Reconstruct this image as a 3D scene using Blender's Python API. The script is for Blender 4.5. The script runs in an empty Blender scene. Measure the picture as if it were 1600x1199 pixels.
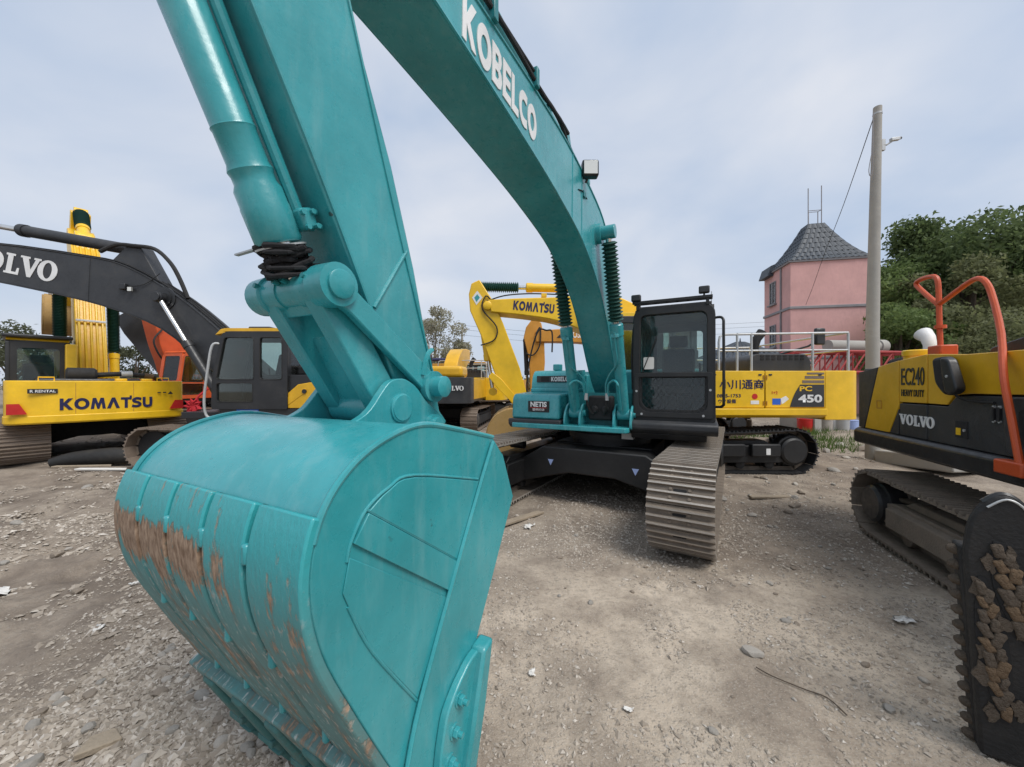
import bpy, math, random
import numpy as np
from mathutils import Vector, Matrix
R = math.radians
random.seed(7); rng = np.random.default_rng(11)
scn = bpy.context.scene
col = scn.collection

# ---------------------------------------------------------------- camera, world, sun, exposure
EYE = 1.74
cam = bpy.data.cameras.new('camera'); camo = bpy.data.objects.new('camera', cam); col.objects.link(camo)
cam.sensor_width = 36.0; cam.lens = 36.0*577/1600; cam.clip_start = .02; cam.clip_end = 2000
camo.location = (0, 0, EYE); camo.rotation_euler = (R(90), 0, 0)
scn.camera = camo
SUN_EL, SUN_AZ = R(56), R(136)          # azimuth measured clockwise from +Y
wd = bpy.data.worlds.new('World'); scn.world = wd; wd.use_nodes = True
nt = wd.node_tree; nt.nodes.clear()
def wn(t): return nt.nodes.new(t)
out = wn('ShaderNodeOutputWorld'); bg = wn('ShaderNodeBackground')
sky = wn('ShaderNodeTexSky'); sky.sky_type = 'NISHITA'; sky.sun_disc = False
sky.sun_elevation = SUN_EL; sky.sun_rotation = SUN_AZ; sky.air_density = 1.2; sky.dust_density = 3
tc = wn('ShaderNodeTexCoord')
mp = wn('ShaderNodeMapping'); mp.inputs['Scale'].default_value = (1, 1, 1.7)
nz = wn('ShaderNodeTexNoise'); nz.inputs['Scale'].default_value = 2.1; nz.inputs['Detail'].default_value = 5; nz.inputs['Roughness'].default_value = .48
nz.inputs['Distortion'].default_value = .35
cr = wn('ShaderNodeValToRGB'); cr.color_ramp.elements[0].position = .34; cr.color_ramp.elements[1].position = .68
cr.color_ramp.elements[0].color = (5.5, 6.55, 8.3, 1); cr.color_ramp.elements[1].color = (8.4, 8.7, 9.4, 1)
mx = wn('ShaderNodeMixRGB'); mx.inputs[0].default_value = .85
nt.links.new(tc.outputs['Generated'], mp.inputs[0]); nt.links.new(mp.outputs[0], nz.inputs['Vector'])
nt.links.new(nz.outputs['Fac'], cr.inputs[0]); nt.links.new(sky.outputs[0], mx.inputs[1]); nt.links.new(cr.outputs[0], mx.inputs[2])
nt.links.new(mx.outputs[0], bg.inputs[0]); bg.inputs[1].default_value = .055
nt.links.new(bg.outputs[0], out.inputs[0])
sl = bpy.data.lights.new('sun', 'SUN'); sl.energy = 1.5; sl.angle = R(28); sl.color = (1, .97, .92)
so = bpy.data.objects.new('sun', sl); col.objects.link(so)
sd = Vector((math.sin(SUN_AZ)*math.cos(SUN_EL), math.cos(SUN_AZ)*math.cos(SUN_EL), math.sin(SUN_EL)))
so.rotation_euler = sd.to_track_quat('Z', 'Y').to_euler()
vs = scn.view_settings; vs.view_transform = 'Standard'; vs.look = 'None'; vs.exposure = .86; vs.gamma = 1; vs.use_curve_mapping = False
scn.cycles.max_bounces = 6; scn.cycles.transparent_max_bounces = 12; scn.cycles.use_denoising = True

# ---------------------------------------------------------------- materials
MATS = {}
def new_mat(name):
    m = bpy.data.materials.new(name); m.use_nodes = True; MATS[name] = m
    n = m.node_tree.nodes; b = n['Principled BSDF']; return m, m.node_tree, b
def noise(t, scale, detail=5, rough=.55, vec=None, dist=0):
    z = t.nodes.new('ShaderNodeTexNoise'); z.inputs['Scale'].default_value = scale; z.inputs['Detail'].default_value = detail
    z.inputs['Roughness'].default_value = rough; z.inputs['Distortion'].default_value = dist
    if vec is not None: t.links.new(vec, z.inputs['Vector'])
    return z.outputs['Fac']
def ramp(t, fac, stops):
    r = t.nodes.new('ShaderNodeValToRGB'); e = r.color_ramp.elements
    while len(e) < len(stops): e.new(.5)
    for k, (p, c) in enumerate(stops):
        e[k].position = p; e[k].color = (*c, 1) if hasattr(c, '__len__') else (c, c, c, 1)
    t.links.new(fac, r.inputs[0]); return r.outputs[0]
def mix(t, f, a, b):
    m = t.nodes.new('ShaderNodeMixRGB')
    for k, v in ((0, f), (1, a), (2, b)):
        if hasattr(v, 'node'): t.links.new(v, m.inputs[k])
        elif k == 0: m.inputs[0].default_value = v
        else: m.inputs[k].default_value = (*v, 1)
    return m.outputs[0]
def mathn(t, op, a, b=None):
    m = t.nodes.new('ShaderNodeMath'); m.operation = op
    for k, v in ((0, a), (1, b)):
        if v is None: continue
        if hasattr(v, 'node'): t.links.new(v, m.inputs[k])
        else: m.inputs[k].default_value = v
    return m.outputs[0]
def coords(t, scale=(1, 1, 1), which='Object'):
    c = t.nodes.new('ShaderNodeTexCoord'); m = t.nodes.new('ShaderNodeMapping'); m.inputs['Scale'].default_value = scale
    t.links.new(c.outputs[which], m.inputs[0]); return m.outputs[0]
def bump(t, b, h, strength=.2, dist=.01):
    n = t.nodes.new('ShaderNodeBump'); n.inputs['Strength'].default_value = strength; n.inputs['Distance'].default_value = dist
    t.links.new(h, n.inputs['Height']); t.links.new(n.outputs[0], b.inputs['Normal'])
def paint(name, c, rough=.38, dirt=.25, dirtc=(.16, .13, .10), spec=.5, coat=.0, metal=0, scale=2.2, bumps=.08, chips=0):
    """painted or plain surface with uneven gloss, faint blotches, dust and a fine orange peel"""
    m, t, b = new_mat(name); v = coords(t)
    n1 = noise(t, scale, 7, .6, v); n2 = noise(t, scale*9, 4, .6, v); n3 = noise(t, 60, 3, .5, v)
    base = mix(t, ramp(t, n1, [(.3, 0), (.7, 1)]), tuple(x*.80 for x in c), tuple(min(1, x*1.12) for x in c))
    d = mathn(t, 'MULTIPLY', ramp(t, n1, [(.45, 0), (.75, 1)]), ramp(t, n2, [(.35, 0), (.7, 1)]))
    d = mathn(t, 'MULTIPLY', d, dirt)
    fin_ = mix(t, d, base, dirtc)
    if chips:
        ck = mathn(t, 'MULTIPLY', ramp(t, noise(t, 26, 3, .5, v), [(.725, 0), (.745, 1)]), ramp(t, noise(t, 1.3, 3, .5, v), [(.50, 0), (.6, 1)]))
        fin_ = mix(t, ck, fin_, (.025, .05, .05))
        sw = coords(t, (3, 3, .5)); st = ramp(t, noise(t, 5, 6, .65, sw), [(.50, 0), (.72, chips)]); fin_ = mix(t, st, fin_, dirtc)
    t.links.new(fin_, b.inputs['Base Color'])
    t.links.new(ramp(t, n2, [(.25, max(.05, rough-.1)), (.75, min(1, rough+.14))]), b.inputs['Roughness'])
    b.inputs['Specular IOR Level'].default_value = spec; b.inputs['Coat Weight'].default_value = coat; b.inputs['Coat Roughness'].default_value = .15
    b.inputs['Metallic'].default_value = metal
    bump(t, b, mathn(t, 'ADD', n3, mathn(t, 'MULTIPLY', n2, 1.5)), bumps, .01)
    return m
TEAL = (.034, .305, .335)
paint('teal', TEAL, .30, .22, (.18, .40, .41), coat=.22, chips=.34)
paint('teal_dirty', (.045, .155, .15), .75, .95, (.13, .105, .08), scale=7, bumps=.3)
paint('teal_dark', (.014, .20, .215), .42, .2, (.07, .10, .09))
paint('yellow', (.84, .51, .014), .36, .14, (.35, .24, .08), coat=.1)
paint('yellow_volvo', (.72, .40, .014), .38, .15, (.3, .22, .1), coat=.1)
paint('yellow_old', (.55, .27, .03), .5, .5, (.25, .17, .09))
paint('yellow_muddy', (.40, .25, .085), .8, .95, (.16, .12, .085), scale=5, bumps=.4)
paint('gap_shade', (.022, .05, .048), .95, .8, (.05, .04, .03), spec=.2, scale=9, bumps=.5)  # dark tone painting the shade inside the gaps between wear plates
paint('orange_yellow', (.58, .26, .03), .45, .35, (.3, .2, .1))
paint('orange', (.62, .10, .025), .42, .3, (.3, .15, .08))
paint('rail_orange', (.58, .085, .02), .42, .25, (.3, .12, .06))
paint('black', (.018, .019, .021), .42, .35, (.09, .08, .07), coat=.1)
paint('charcoal', (.032, .034, .038), .5, .45, (.11, .10, .085))
paint('black_soft', (.014, .014, .015), .75, .3, (.07, .06, .05))
paint('frame_black', (.011, .0115, .0125), .5, .45, (.07, .062, .054))
paint('black_rough', (.016, .0155, .0155), .7, .8, (.06, .05, .042), scale=5, bumps=.35)
paint('rubber', (.016, .016, .016), .7, .4, (.10, .09, .075))
paint('steel_worn', (.44, .405, .36), .5, .7, (.20, .16, .125), metal=.25, scale=5, bumps=.3)
paint('steel_mud', (.19, .155, .122), .75, .7, (.20, .155, .115), scale=6, bumps=.45)
paint('steel_brown', (.20, .155, .12), .7, .5, (.11, .08, .06), scale=6, bumps=.4)
paint('mud', (.125, .10, .078), .95, .6, (.075, .052, .036), spec=.15, scale=9, bumps=.9)
paint('rust_mud', (.18, .125, .08), .95, .8, (.09, .055, .035), spec=.15, scale=9, bumps=.9)
paint('chrome', (.72, .72, .70), .16, .1, metal=1, bumps=.02)
paint('galv', (.52, .53, .53), .5, .3, (.35, .33, .3), metal=.4)
paint('white', (.78, .78, .77), .5, .12, (.5, .48, .44))
paint('navy', (.012, .013, .07), .45, .1)
paint('red', (.55, .018, .015), .4, .15)
paint('red_cloth', (.50, .02, .03), .85, .2, (.2, .02, .02))
paint('blue', (.02, .12, .55), .45, .1)
paint('pale_blue', (.35, .45, .75), .45, .1)
paint('sleeve', (.012, .070, .055), .6, .35, (.08, .08, .06), bumps=.2)
paint('cloth_black', (.012, .012, .014), .9, .2, bumps=.4)
paint('concrete', (.36, .345, .315), .85, .5, (.24, .22, .19), spec=.2, scale=1.2, bumps=.3)
paint('pink_wall', (.66, .385, .36), .85, .5, (.44, .25, .23), spec=.2, scale=.6, bumps=.15, chips=.25)
paint('trim_grey', (.25, .24, .25), .7, .3)
paint('roof_tile', (.040, .052, .068), .55, .4, (.09, .09, .09), scale=3)
paint('truss_red', (.36, .035, .035), .6, .4)
paint('seat', (.03, .028, .03), .8, .2)
paint('bark', (.10, .075, .055), .95, .5, scale=6, bumps=.7)
paint('stone_grey', (.36, .335, .30), .9, .6, (.20, .175, .15), spec=.2, scale=14, bumps=.5)
paint('stone_pale', (.42, .385, .34), .9, .5, (.25, .215, .18), spec=.2, scale=14, bumps=.4)
paint('stone_brown', (.27, .225, .18), .9, .5, (.15, .12, .095), spec=.2, scale=14, bumps=.4)
paint('wood', (.33, .27, .20), .85, .5, (.16, .12, .08), scale=7, bumps=.4)
paint('paper', (.72, .70, .66), .9, .3, (.4, .36, .3))
def lamp_mat():
    m, t, b = new_mat('lens'); b.inputs['Base Color'].default_value = (.75, .74, .68, 1); b.inputs['Roughness'].default_value = .08
    b.inputs['Metallic'].default_value = .7
lamp_mat()
def glass_mat(name, tint, refl=1.0):
    m = bpy.data.materials.new(name); m.use_nodes = True; MATS[name] = m
    t = m.node_tree; t.nodes.clear()
    o = t.nodes.new('ShaderNodeOutputMaterial'); tr = t.nodes.new('ShaderNodeBsdfTransparent'); tr.inputs[0].default_value = (*tint, 1)
    g = t.nodes.new('ShaderNodeBsdfGlossy'); g.inputs['Roughness'].default_value = .03; g.inputs[0].default_value = (refl, refl, refl, 1)
    df = t.nodes.new('ShaderNodeBsdfDiffuse'); df.inputs[0].default_value = (.32, .32, .30, 1)
    f = t.nodes.new('ShaderNodeFresnel'); f.inputs[0].default_value = 1.5
    s = t.nodes.new('ShaderNodeMixShader'); t.links.new(f.outputs[0], s.inputs[0]); t.links.new(tr.outputs[0], s.inputs[1]); t.links.new(g.outputs[0], s.inputs[2])
    s2 = t.nodes.new('ShaderNodeMixShader'); v = coords(t)
    t.links.new(ramp(t, noise(t, 2.5, 2, .5, v), [(.35, .008), (.8, .05)]), s2.inputs[0])   # dust film
    t.links.new(s.outputs[0], s2.inputs[1]); t.links.new(df.outputs[0], s2.inputs[2]); t.links.new(s2.outputs[0], o.inputs[0])
glass_mat('glass', (.78, .85, .82)); glass_mat('glass_clear', (.85, .88, .87))

def bucket_paint():
    """teal paint worn through to brown steel and scraped pale on the heel of the bucket"""
    m, t, b = new_mat('teal_worn'); v = coords(t)
    streak = coords(t, (4, 22, 4.0)); fine = coords(t, (24, 64, 24))
    n1 = noise(t, 5, 8, .62, v); n2 = noise(t, 1, 7, .65, streak); n3 = noise(t, 1, 5, .6, fine)
    sep = t.nodes.new('ShaderNodeSeparateXYZ'); t.links.new(coords(t), sep.inputs[0])
    z, y = sep.outputs['Z'], sep.outputs['Y']
    r = t.nodes.new('ShaderNodeMapRange'); t.links.new(z, r.inputs[0]); r.inputs[1].default_value = .15; r.inputs[2].default_value = 1.45
    zz = r.outputs[0]
    yy = t.nodes.new('ShaderNodeMapRange'); t.links.new(y, yy.inputs[0]); yy.inputs[1].default_value = -.56; yy.inputs[2].default_value = .56
    jag = mathn(t, 'ADD', zz, mathn(t, 'MULTIPLY', mathn(t, 'SUBTRACT', n2, .5), .22))
    heel = ramp(t, jag, [(.735, 0), (.785, 1), (.87, 1), (.89, 0)])                       # bare band on the heel
    hl = ramp(t, yy.outputs[0], [(0, 1), (.50, 1), (.60, .25), (1, .12)])
    bare = mathn(t, 'MULTIPLY', heel, hl)
    low = ramp(t, zz, [(0, 1), (.60, .95), (.74, .62), (.84, .2), (.90, 0)])
    edge = ramp(t, yy.outputs[0], [(.90, 0), (.99, .30)])
    w = mathn(t, 'ADD', mathn(t, 'MULTIPLY', n2, .62), mathn(t, 'ADD', mathn(t, 'MULTIPLY', n1, .40), mathn(t, 'MULTIPLY', n3, .34)))
    drive = mathn(t, 'ADD', mathn(t, 'MULTIPLY', bare, .22), mathn(t, 'MULTIPLY', mathn(t, 'ADD', low, mathn(t, 'MULTIPLY', edge, 2.0)), .048))
    wear = ramp(t, mathn(t, 'ADD', w, drive), [(.755, 0), (.835, 1)])
    scuff = mathn(t, 'MULTIPLY', ramp(t, mathn(t, 'ADD', n3, mathn(t, 'MULTIPLY', n1, .3)), [(.72, 0), (.82, .85)]), low)
    dull = mathn(t, 'MULTIPLY', low, ramp(t, mathn(t, 'ADD', mathn(t, 'MULTIPLY', n1, .5), mathn(t, 'MULTIPLY', n2, .5)), [(.35, .45), (.62, .95)]))
    br = mix(t, ramp(t, n3, [(.35, 0), (.65, 1)]), (.15, .088, .05), (.37, .265, .185))
    base = mix(t, n1, (.030, .30, .325), (.040, .36, .385))
    c = mix(t, dull, base, (.125, .148, .132)); c = mix(t, scuff, c, (.46, .50, .48)); c = mix(t, wear, c, br)
    t.links.new(c, b.inputs['Base Color'])
    t.links.new(ramp(t, mathn(t, 'MAXIMUM', wear, dull), [(0, .36), (1, .85)]), b.inputs['Roughness'])
    b.inputs['Coat Weight'].default_value = .05
    bump(t, b, mathn(t, 'SUBTRACT', mathn(t, 'MULTIPLY', n3, .8), wear), .5, .008)
bucket_paint()
def leaf_mat(name, c1, c2):
    m, t, b = new_mat(name)
    oi = t.nodes.new('ShaderNodeObjectInfo'); g = t.nodes.new('ShaderNodeNewGeometry')
    v = coords(t); n = noise(t, .9, 4, .6, v)
    f = mathn(t, 'ADD', mathn(t, 'MULTIPLY', g.outputs['Random Per Island'], .55), mathn(t, 'MULTIPLY', n, .5))
    t.links.new(mix(t, f, c1, c2), b.inputs['Base Color']); b.inputs['Roughness'].default_value = .6
    b.inputs['Specular IOR Level'].default_value = .25
    b.inputs['Subsurface Weight'].default_value = 0
    tr = t.nodes.new('ShaderNodeBsdfTranslucent'); t.links.new(mix(t, f, c1, c2), tr.inputs[0])
    ms = t.nodes.new('ShaderNodeMixShader'); ms.inputs[0].default_value = .5
    o = t.nodes['Material Output']; t.links.new(b.outputs[0], ms.inputs[1]); t.links.new(tr.outputs[0], ms.inputs[2]); t.links.new(ms.outputs[0], o.inputs[0])
leaf_mat('leaf_green', (.075, .125, .04), (.24, .31, .11))
leaf_mat('leaf_dark', (.055, .09, .036), (.17, .22, .085))
leaf_mat('leaf_brownish', (.10, .11, .055), (.22, .24, .11))
leaf_mat('leaf_blossom', (.16, .18, .07), (.55, .50, .42))
leaf_mat('leaf_grey', (.07, .08, .045), (.16, .17, .10))
leaf_mat('grass', (.05, .10, .02), (.15, .22, .06))
def ground_mat():
    m, t, b = new_mat('ground'); v = coords(t)
    big = noise(t, .35, 6, .6, v); mid = noise(t, 1.7, 8, .65, v); fin = noise(t, 22, 8, .7, v); grit = noise(t, 90, 4, .7, v)
    c = mix(t, ramp(t, big, [(.36, 0), (.62, 1)]), (.38, .31, .24), (.62, .53, .425))
    c = mix(t, ramp(t, mid, [(.38, .75), (.55, 0)]), c, (.24, .195, .155))
    c = mix(t, ramp(t, fin, [(.3, .6), (.52, 0)]), c, (.18, .148, .118))
    c = mix(t, ramp(t, grit, [(.54, 0), (.66, .6)]), c, (.50, .455, .40))
    sx = t.nodes.new('ShaderNodeSeparateXYZ'); t.links.new(v, sx.inputs[0]); wob = mathn(t, 'MULTIPLY', mathn(t, 'SUBTRACT', noise(t, .8, 5, .6, v), .5), 3.2)
    def edge_(s, lo, hi):                                                  # soil patches with ragged borders
        m_ = t.nodes.new('ShaderNodeMapRange'); m_.interpolation_type = 'SMOOTHSTEP'; t.links.new(mathn(t, 'ADD', s, wob), m_.inputs[0]); m_.inputs[1].default_value = lo; m_.inputs[2].default_value = hi; return m_.outputs[0]
    damp = mathn(t, 'MAXIMUM', edge_(mathn(t, 'MULTIPLY', sx.outputs['X'], -1), .5, 2.1), mathn(t, 'MULTIPLY', edge_(sx.outputs['Y'], 2.9, 4.1), .8))
    damp = mathn(t, 'MULTIPLY', damp, ramp(t, mid, [(.3, .9), (.7, .45)]))
    c = mix(t, damp, c, (.155, .125, .100))
    vo = t.nodes.new('ShaderNodeTexVoronoi'); vo.inputs['Scale'].default_value = 38; t.links.new(v, vo.inputs['Vector'])
    peb = mathn(t, 'MULTIPLY', ramp(t, vo.outputs['Distance'], [(.16, 1), (.34, 0)]), ramp(t, mid, [(.42, 0), (.62, .8)]))
    vc = t.nodes.new('ShaderNodeSeparateColor'); t.links.new(vo.outputs['Color'], vc.inputs[0])
    c = mix(t, mathn(t, 'MULTIPLY', peb, vc.outputs[0]), c, (.40, .365, .32))
    t.links.new(c, b.inputs['Base Color']); b.inputs['Specular IOR Level'].default_value = .2
    t.links.new(ramp(t, mid, [(.3, .78), (.6, .97)]), b.inputs['Roughness'])
    h = mathn(t, 'ADD', mathn(t, 'MULTIPLY', fin, 1.2), mathn(t, 'ADD', mathn(t, 'MULTIPLY', grit, .5), mathn(t, 'MULTIPLY', peb, .6)))
    bump(t, b, h, .8, .02)
ground_mat()
def pebble_mat():
    m, t, b = new_mat('pebble'); g = t.nodes.new('ShaderNodeNewGeometry')
    c = ramp(t, g.outputs['Random Per Island'], [(0, (.22, .185, .148)), (.4, (.40, .345, .285)), (.8, (.56, .50, .425)), (1, (.80, .75, .68))])
    c = mix(t, noise(t, 30, 4, .6, coords(t)), c, (.27, .23, .188)); t.links.new(c, b.inputs['Base Color'])
    b.inputs['Roughness'].default_value = .9; b.inputs['Specular IOR Level'].default_value = .2
pebble_mat()

# ---------------------------------------------------------------- mesh helpers
def V(*a): return Vector(a)
class MB:
    """collects faces and links them as one mesh object"""
    def __init__(s): s.v = []; s.f = []
    def add(s, vs_, fs): o = len(s.v); s.v += [tuple(p) for p in vs_]; s.f += [tuple(i+o for i in f) for f in fs]; return s
    def box(s, a, b, M=None):
        x0, y0, z0 = a; x1, y1, z1 = b
        p = [V(x, y, z) for x in (x0, x1) for y in (y0, y1) for z in (z0, z1)]
        if M is not None: p = [M @ q for q in p]
        return s.add(p, [(0, 1, 3, 2), (4, 6, 7, 5), (0, 4, 5, 1), (2, 3, 7, 6), (0, 2, 6, 4), (1, 5, 7, 3)])
    def cbox(s, c, d, rot=None):
        M = Matrix.Translation(c) @ (rot.to_4x4() if rot is not None else Matrix())
        return s.box([-k/2 for k in d], [k/2 for k in d], M)
    def prism(s, poly, y0, y1, ax='y'):
        """polygon in (x,z) pushed along y; ax='x': polygon in (y,z); ax='z': polygon in (x,y)"""
        n = len(poly)
        q = {'y': lambda a, b, t: (a, t, b), 'x': lambda a, b, t: (t, a, b), 'z': lambda a, b, t: (a, b, t)}[ax]
        p = [q(a, b, y0) for a, b in poly] + [q(a, b, y1) for a, b in poly]
        ar = sum(poly[i][0]*poly[(i+1) % n][1]-poly[(i+1) % n][0]*poly[i][1] for i in range(n))
        up = (ar > 0) == (y1 > y0)
        if ax == 'y': up = not up
        fs = [tuple(range(n)), tuple(range(n, 2*n))[::-1]] + [(i, i+n, (i+1) % n+n, (i+1) % n) for i in range(n)]
        if up: fs = [f[::-1] for f in fs]
        return s.add(p, fs)
    def cyl(s, p0, p1, r0, r1=None, n=16, caps=True):
        p0, p1 = Vector(p0), Vector(p1); r1 = r0 if r1 is None else r1
        q = (p1-p0).to_track_quat('Z', 'Y'); a = []
        for p, r in ((p0, r0), (p1, r1)):
            a += [p + q @ V(r*math.cos(2*math.pi*k/n), r*math.sin(2*math.pi*k/n), 0) for k in range(n)]
        f = [(k, (k+1) % n, (k+1) % n+n, k+n) for k in range(n)]
        if caps: f += [tuple(range(n))[::-1], tuple(range(n, 2*n))]
        return s.add(a, f)
    def lathe(s, p0, p1, prof, n=20):
        """prof: list of (t along axis in metres, radius)"""
        p0, p1 = Vector(p0), Vector(p1); d = (p1-p0).normalized(); q = d.to_track_quat('Z', 'Y'); a = []
        for t, r in prof: a += [p0 + d*t + q @ V(r*math.cos(2*math.pi*k/n), r*math.sin(2*math.pi*k/n), 0) for k in range(n)]
        f = [(j*n+k, j*n+(k+1) % n, (j+1)*n+(k+1) % n, (j+1)*n+k) for j in range(len(prof)-1) for k in range(n)]
        f += [tuple(range(n))[::-1], tuple(range((len(prof)-1)*n, len(prof)*n))]
        return s.add(a, f)
    def tube(s, pts, r, n=8, smooth=0, closed=False):
        pts = [Vector(p) for p in pts]
        if smooth:
            m0 = len(pts); pts = catmull(pts, smooth)
            if hasattr(r, '__len__'): r = list(np.interp(np.linspace(0, m0-1, len(pts)), range(m0), r))
        a = []; m = len(pts); ref = None
        for i, p in enumerate(pts):
            d = (pts[min(i+1, m-1)]-pts[max(i-1, 0)]).normalized()
            if ref is None: ref = d.orthogonal().normalized()
            ref = (ref - d*ref.dot(d)).normalized(); w = d.cross(ref)
            rr = r[i] if hasattr(r, '__len__') else r
            a += [p + ref*(rr*math.cos(2*math.pi*k/n)) + w*(rr*math.sin(2*math.pi*k/n)) for k in range(n)]
        f = [(j*n+k, j*n+(k+1) % n, (j+1)*n+(k+1) % n, (j+1)*n+k) for j in range(m-1) for k in range(n)]
        f += [tuple(range(n))[::-1], tuple(range((m-1)*n, m*n))]
        return s.add(a, f)
    def build(s, name, mat, parent=None, bevel=0, ang=35, seg=2, loc=None, kind=None, label=None):
        me = bpy.data.meshes.new(name); me.from_pydata(s.v, [], s.f); me.update()
        return link(name, me, mat, parent, bevel, ang, seg, loc, kind, label)
def link(name, me, mat, parent=None, bevel=0, ang=35, seg=2, loc=None, kind=None, label=None):
    if mat is not None and not me.materials: me.materials.append(MATS[mat])
    if len(me.polygons):
        me.polygons.foreach_set('use_smooth', [True]*len(me.polygons)); me.set_sharp_from_angle(angle=R(ang))
    o = bpy.data.objects.new(name, me); col.objects.link(o)
    if parent: o.parent = parent
    if loc is not None: o.location = loc
    if bevel:
        b = o.modifiers.new('bevel', 'BEVEL'); b.width = bevel; b.segments = seg; b.limit_method = 'ANGLE'; b.angle_limit = R(32)
    if kind: o['kind'] = kind
    if label: o['label'] = label
    return o
def catmull(p, k):
    o = []; n = len(p)
    for i in range(n-1):
        a, b, c, d = p[max(i-1, 0)], p[i], p[i+1], p[min(i+2, n-1)]
        for j in range(k):
            t = j/k
            o.append(.5*((2*b)+(c-a)*t+(2*a-5*b+4*c-d)*t*t+(3*b-a-3*c+d)*t**3))
    return o+[p[-1]]
def cat2(p, k): return [(q.x, q.y) for q in catmull([V(a, b, 0) for a, b in p], k)]
def rpoly(pts, r, n=4):
    """round the corners of a 2D polygon"""
    o = []; m = len(pts)
    for i in range(m):
        p = Vector(pts[i]).to_2d(); a = Vector(pts[i-1]).to_2d()-p; b = Vector(pts[(i+1) % m]).to_2d()-p
        rr = r[i] if hasattr(r, '__len__') else r
        rr = min(rr, a.length*.45, b.length*.45); a.normalize(); b.normalize()
        for k in range(n+1):
            t = k/n; o.append(tuple(p + a*rr*(1-t)**2 + b*rr*t**2))
    return o
def rect(x0, z0, x1, z1): return [(x0, z0), (x1, z0), (x1, z1), (x0, z1)]
def plate(name, loops, thick, right, up, org, mat, parent, bev=0, label=None):
    """flat plate with holes: 2D loops in (right, up) axes around org"""
    cu = bpy.data.curves.new(name, 'CURVE'); cu.dimensions = '2D'; cu.fill_mode = 'BOTH'; cu.extrude = thick/2; cu.bevel_depth = bev; cu.bevel_resolution = 1
    for lp in loops:
        sp = cu.splines.new('POLY'); sp.points.add(len(lp)-1); sp.use_cyclic_u = True
        for k, (a, b) in enumerate(lp): sp.points[k].co = (a, b, 0, 1)
    return curve_obj(name, cu, right, up, org, mat, parent, label)
def curve_obj(name, cu, right, up, org, mat, parent, label=None):
    ob = bpy.data.objects.new('tmp', cu); col.objects.link(ob)
    me = bpy.data.meshes.new_from_object(ob.evaluated_get(bpy.context.evaluated_depsgraph_get()))
    bpy.data.objects.remove(ob); bpy.data.curves.remove(cu)
    rt, u = Vector(right).normalized(), Vector(up).normalized(); n = rt.cross(u)
    M = Matrix((rt, u, n)).transposed().to_4x4(); M.translation = Vector(org)
    me.transform(M); me.materials.clear(); me.name = name
    return link(name, me, mat, parent, label=label)
def text(s, size, right, up, org, mat, parent, bold=.0, shear=0, ext=.003, width=None, space=1.0, name='lettering'):
    cu = bpy.data.curves.new('t', 'FONT'); cu.body = s; cu.size = size; cu.offset = bold*size; cu.shear = shear; cu.extrude = ext
    cu.space_character = space; cu.align_x = 'CENTER'; cu.align_y = 'CENTER'; cu.resolution_u = 3
    o = curve_obj(name, cu, (1, 0, 0), (0, 1, 0), (0, 0, 0), mat, parent)
    me = o.data
    if width:
        xs = [v.co.x for v in me.vertices]; w = max(xs)-min(xs); me.transform(Matrix.Diagonal((width/w, 1, 1, 1)))
    rt, u = Vector(right).normalized(), Vector(up).normalized(); n = rt.cross(u).normalized(); u = n.cross(rt)
    M = Matrix((rt, u, n)).transposed().to_4x4(); M.translation = Vector(org); me.transform(M)
    return o
def ring2(rx, rz, n=22): return [(rx*math.cos(2*math.pi*k/n), rz*math.sin(2*math.pi*k/n)) for k in range(n)]
def volvo_word(h, right, up, org, parent, mat='white', t=.006):
    """serif capital letters V O L V O drawn as plates, org at the middle"""
    Vs = [(-.06, 1), (.42, 1), (.42, .90), (.34, .90), (.52, .36), (.70, .90), (.62, .90), (.62, 1), (.98, 1), (.98, .90), (.90, .90), (.58, 0), (.40, 0), (.04, .90), (-.06, .90)]
    Ls = [(0, 1), (.46, 1), (.46, .9), (.36, .9), (.36, .12), (.60, .12), (.64, .34), (.74, .34), (.74, 0), (0, 0), (0, .1), (.1, .1), (.1, .9), (0, .9)]
    def sh(p, dx): return [((a+dx-2.28)*h, (b-.5)*h) for a, b in p]
    loops = [sh(Vs, 0), sh([(a+.48, b+.5) for a, b in ring2(.50, .52)], 1.0), sh([(a+.48, b+.5) for a, b in ring2(.22, .40)], 1.0),
             sh(Ls, 2.06), sh(Vs, 2.84), sh([(a+.48, b+.5) for a, b in ring2(.50, .52)], 3.72), sh([(a+.48, b+.5) for a, b in ring2(.22, .40)], 3.72)]
    return plate('lettering', loops, t, right, up, org, mat, parent)
def stroke(pts, w, k=5):
    p = cat2(pts, k); L, Rr = [], []
    for i in range(len(p)):
        a, b = p[max(i-1, 0)], p[min(i+1, len(p)-1)]; tx, ty = b[0]-a[0], b[1]-a[1]; l = math.hypot(tx, ty)
        L.append((p[i][0]-ty/l*w/2, p[i][1]+tx/l*w/2)); Rr.append((p[i][0]+ty/l*w/2, p[i][1]-tx/l*w/2))
    return L+Rr[::-1]
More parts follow.
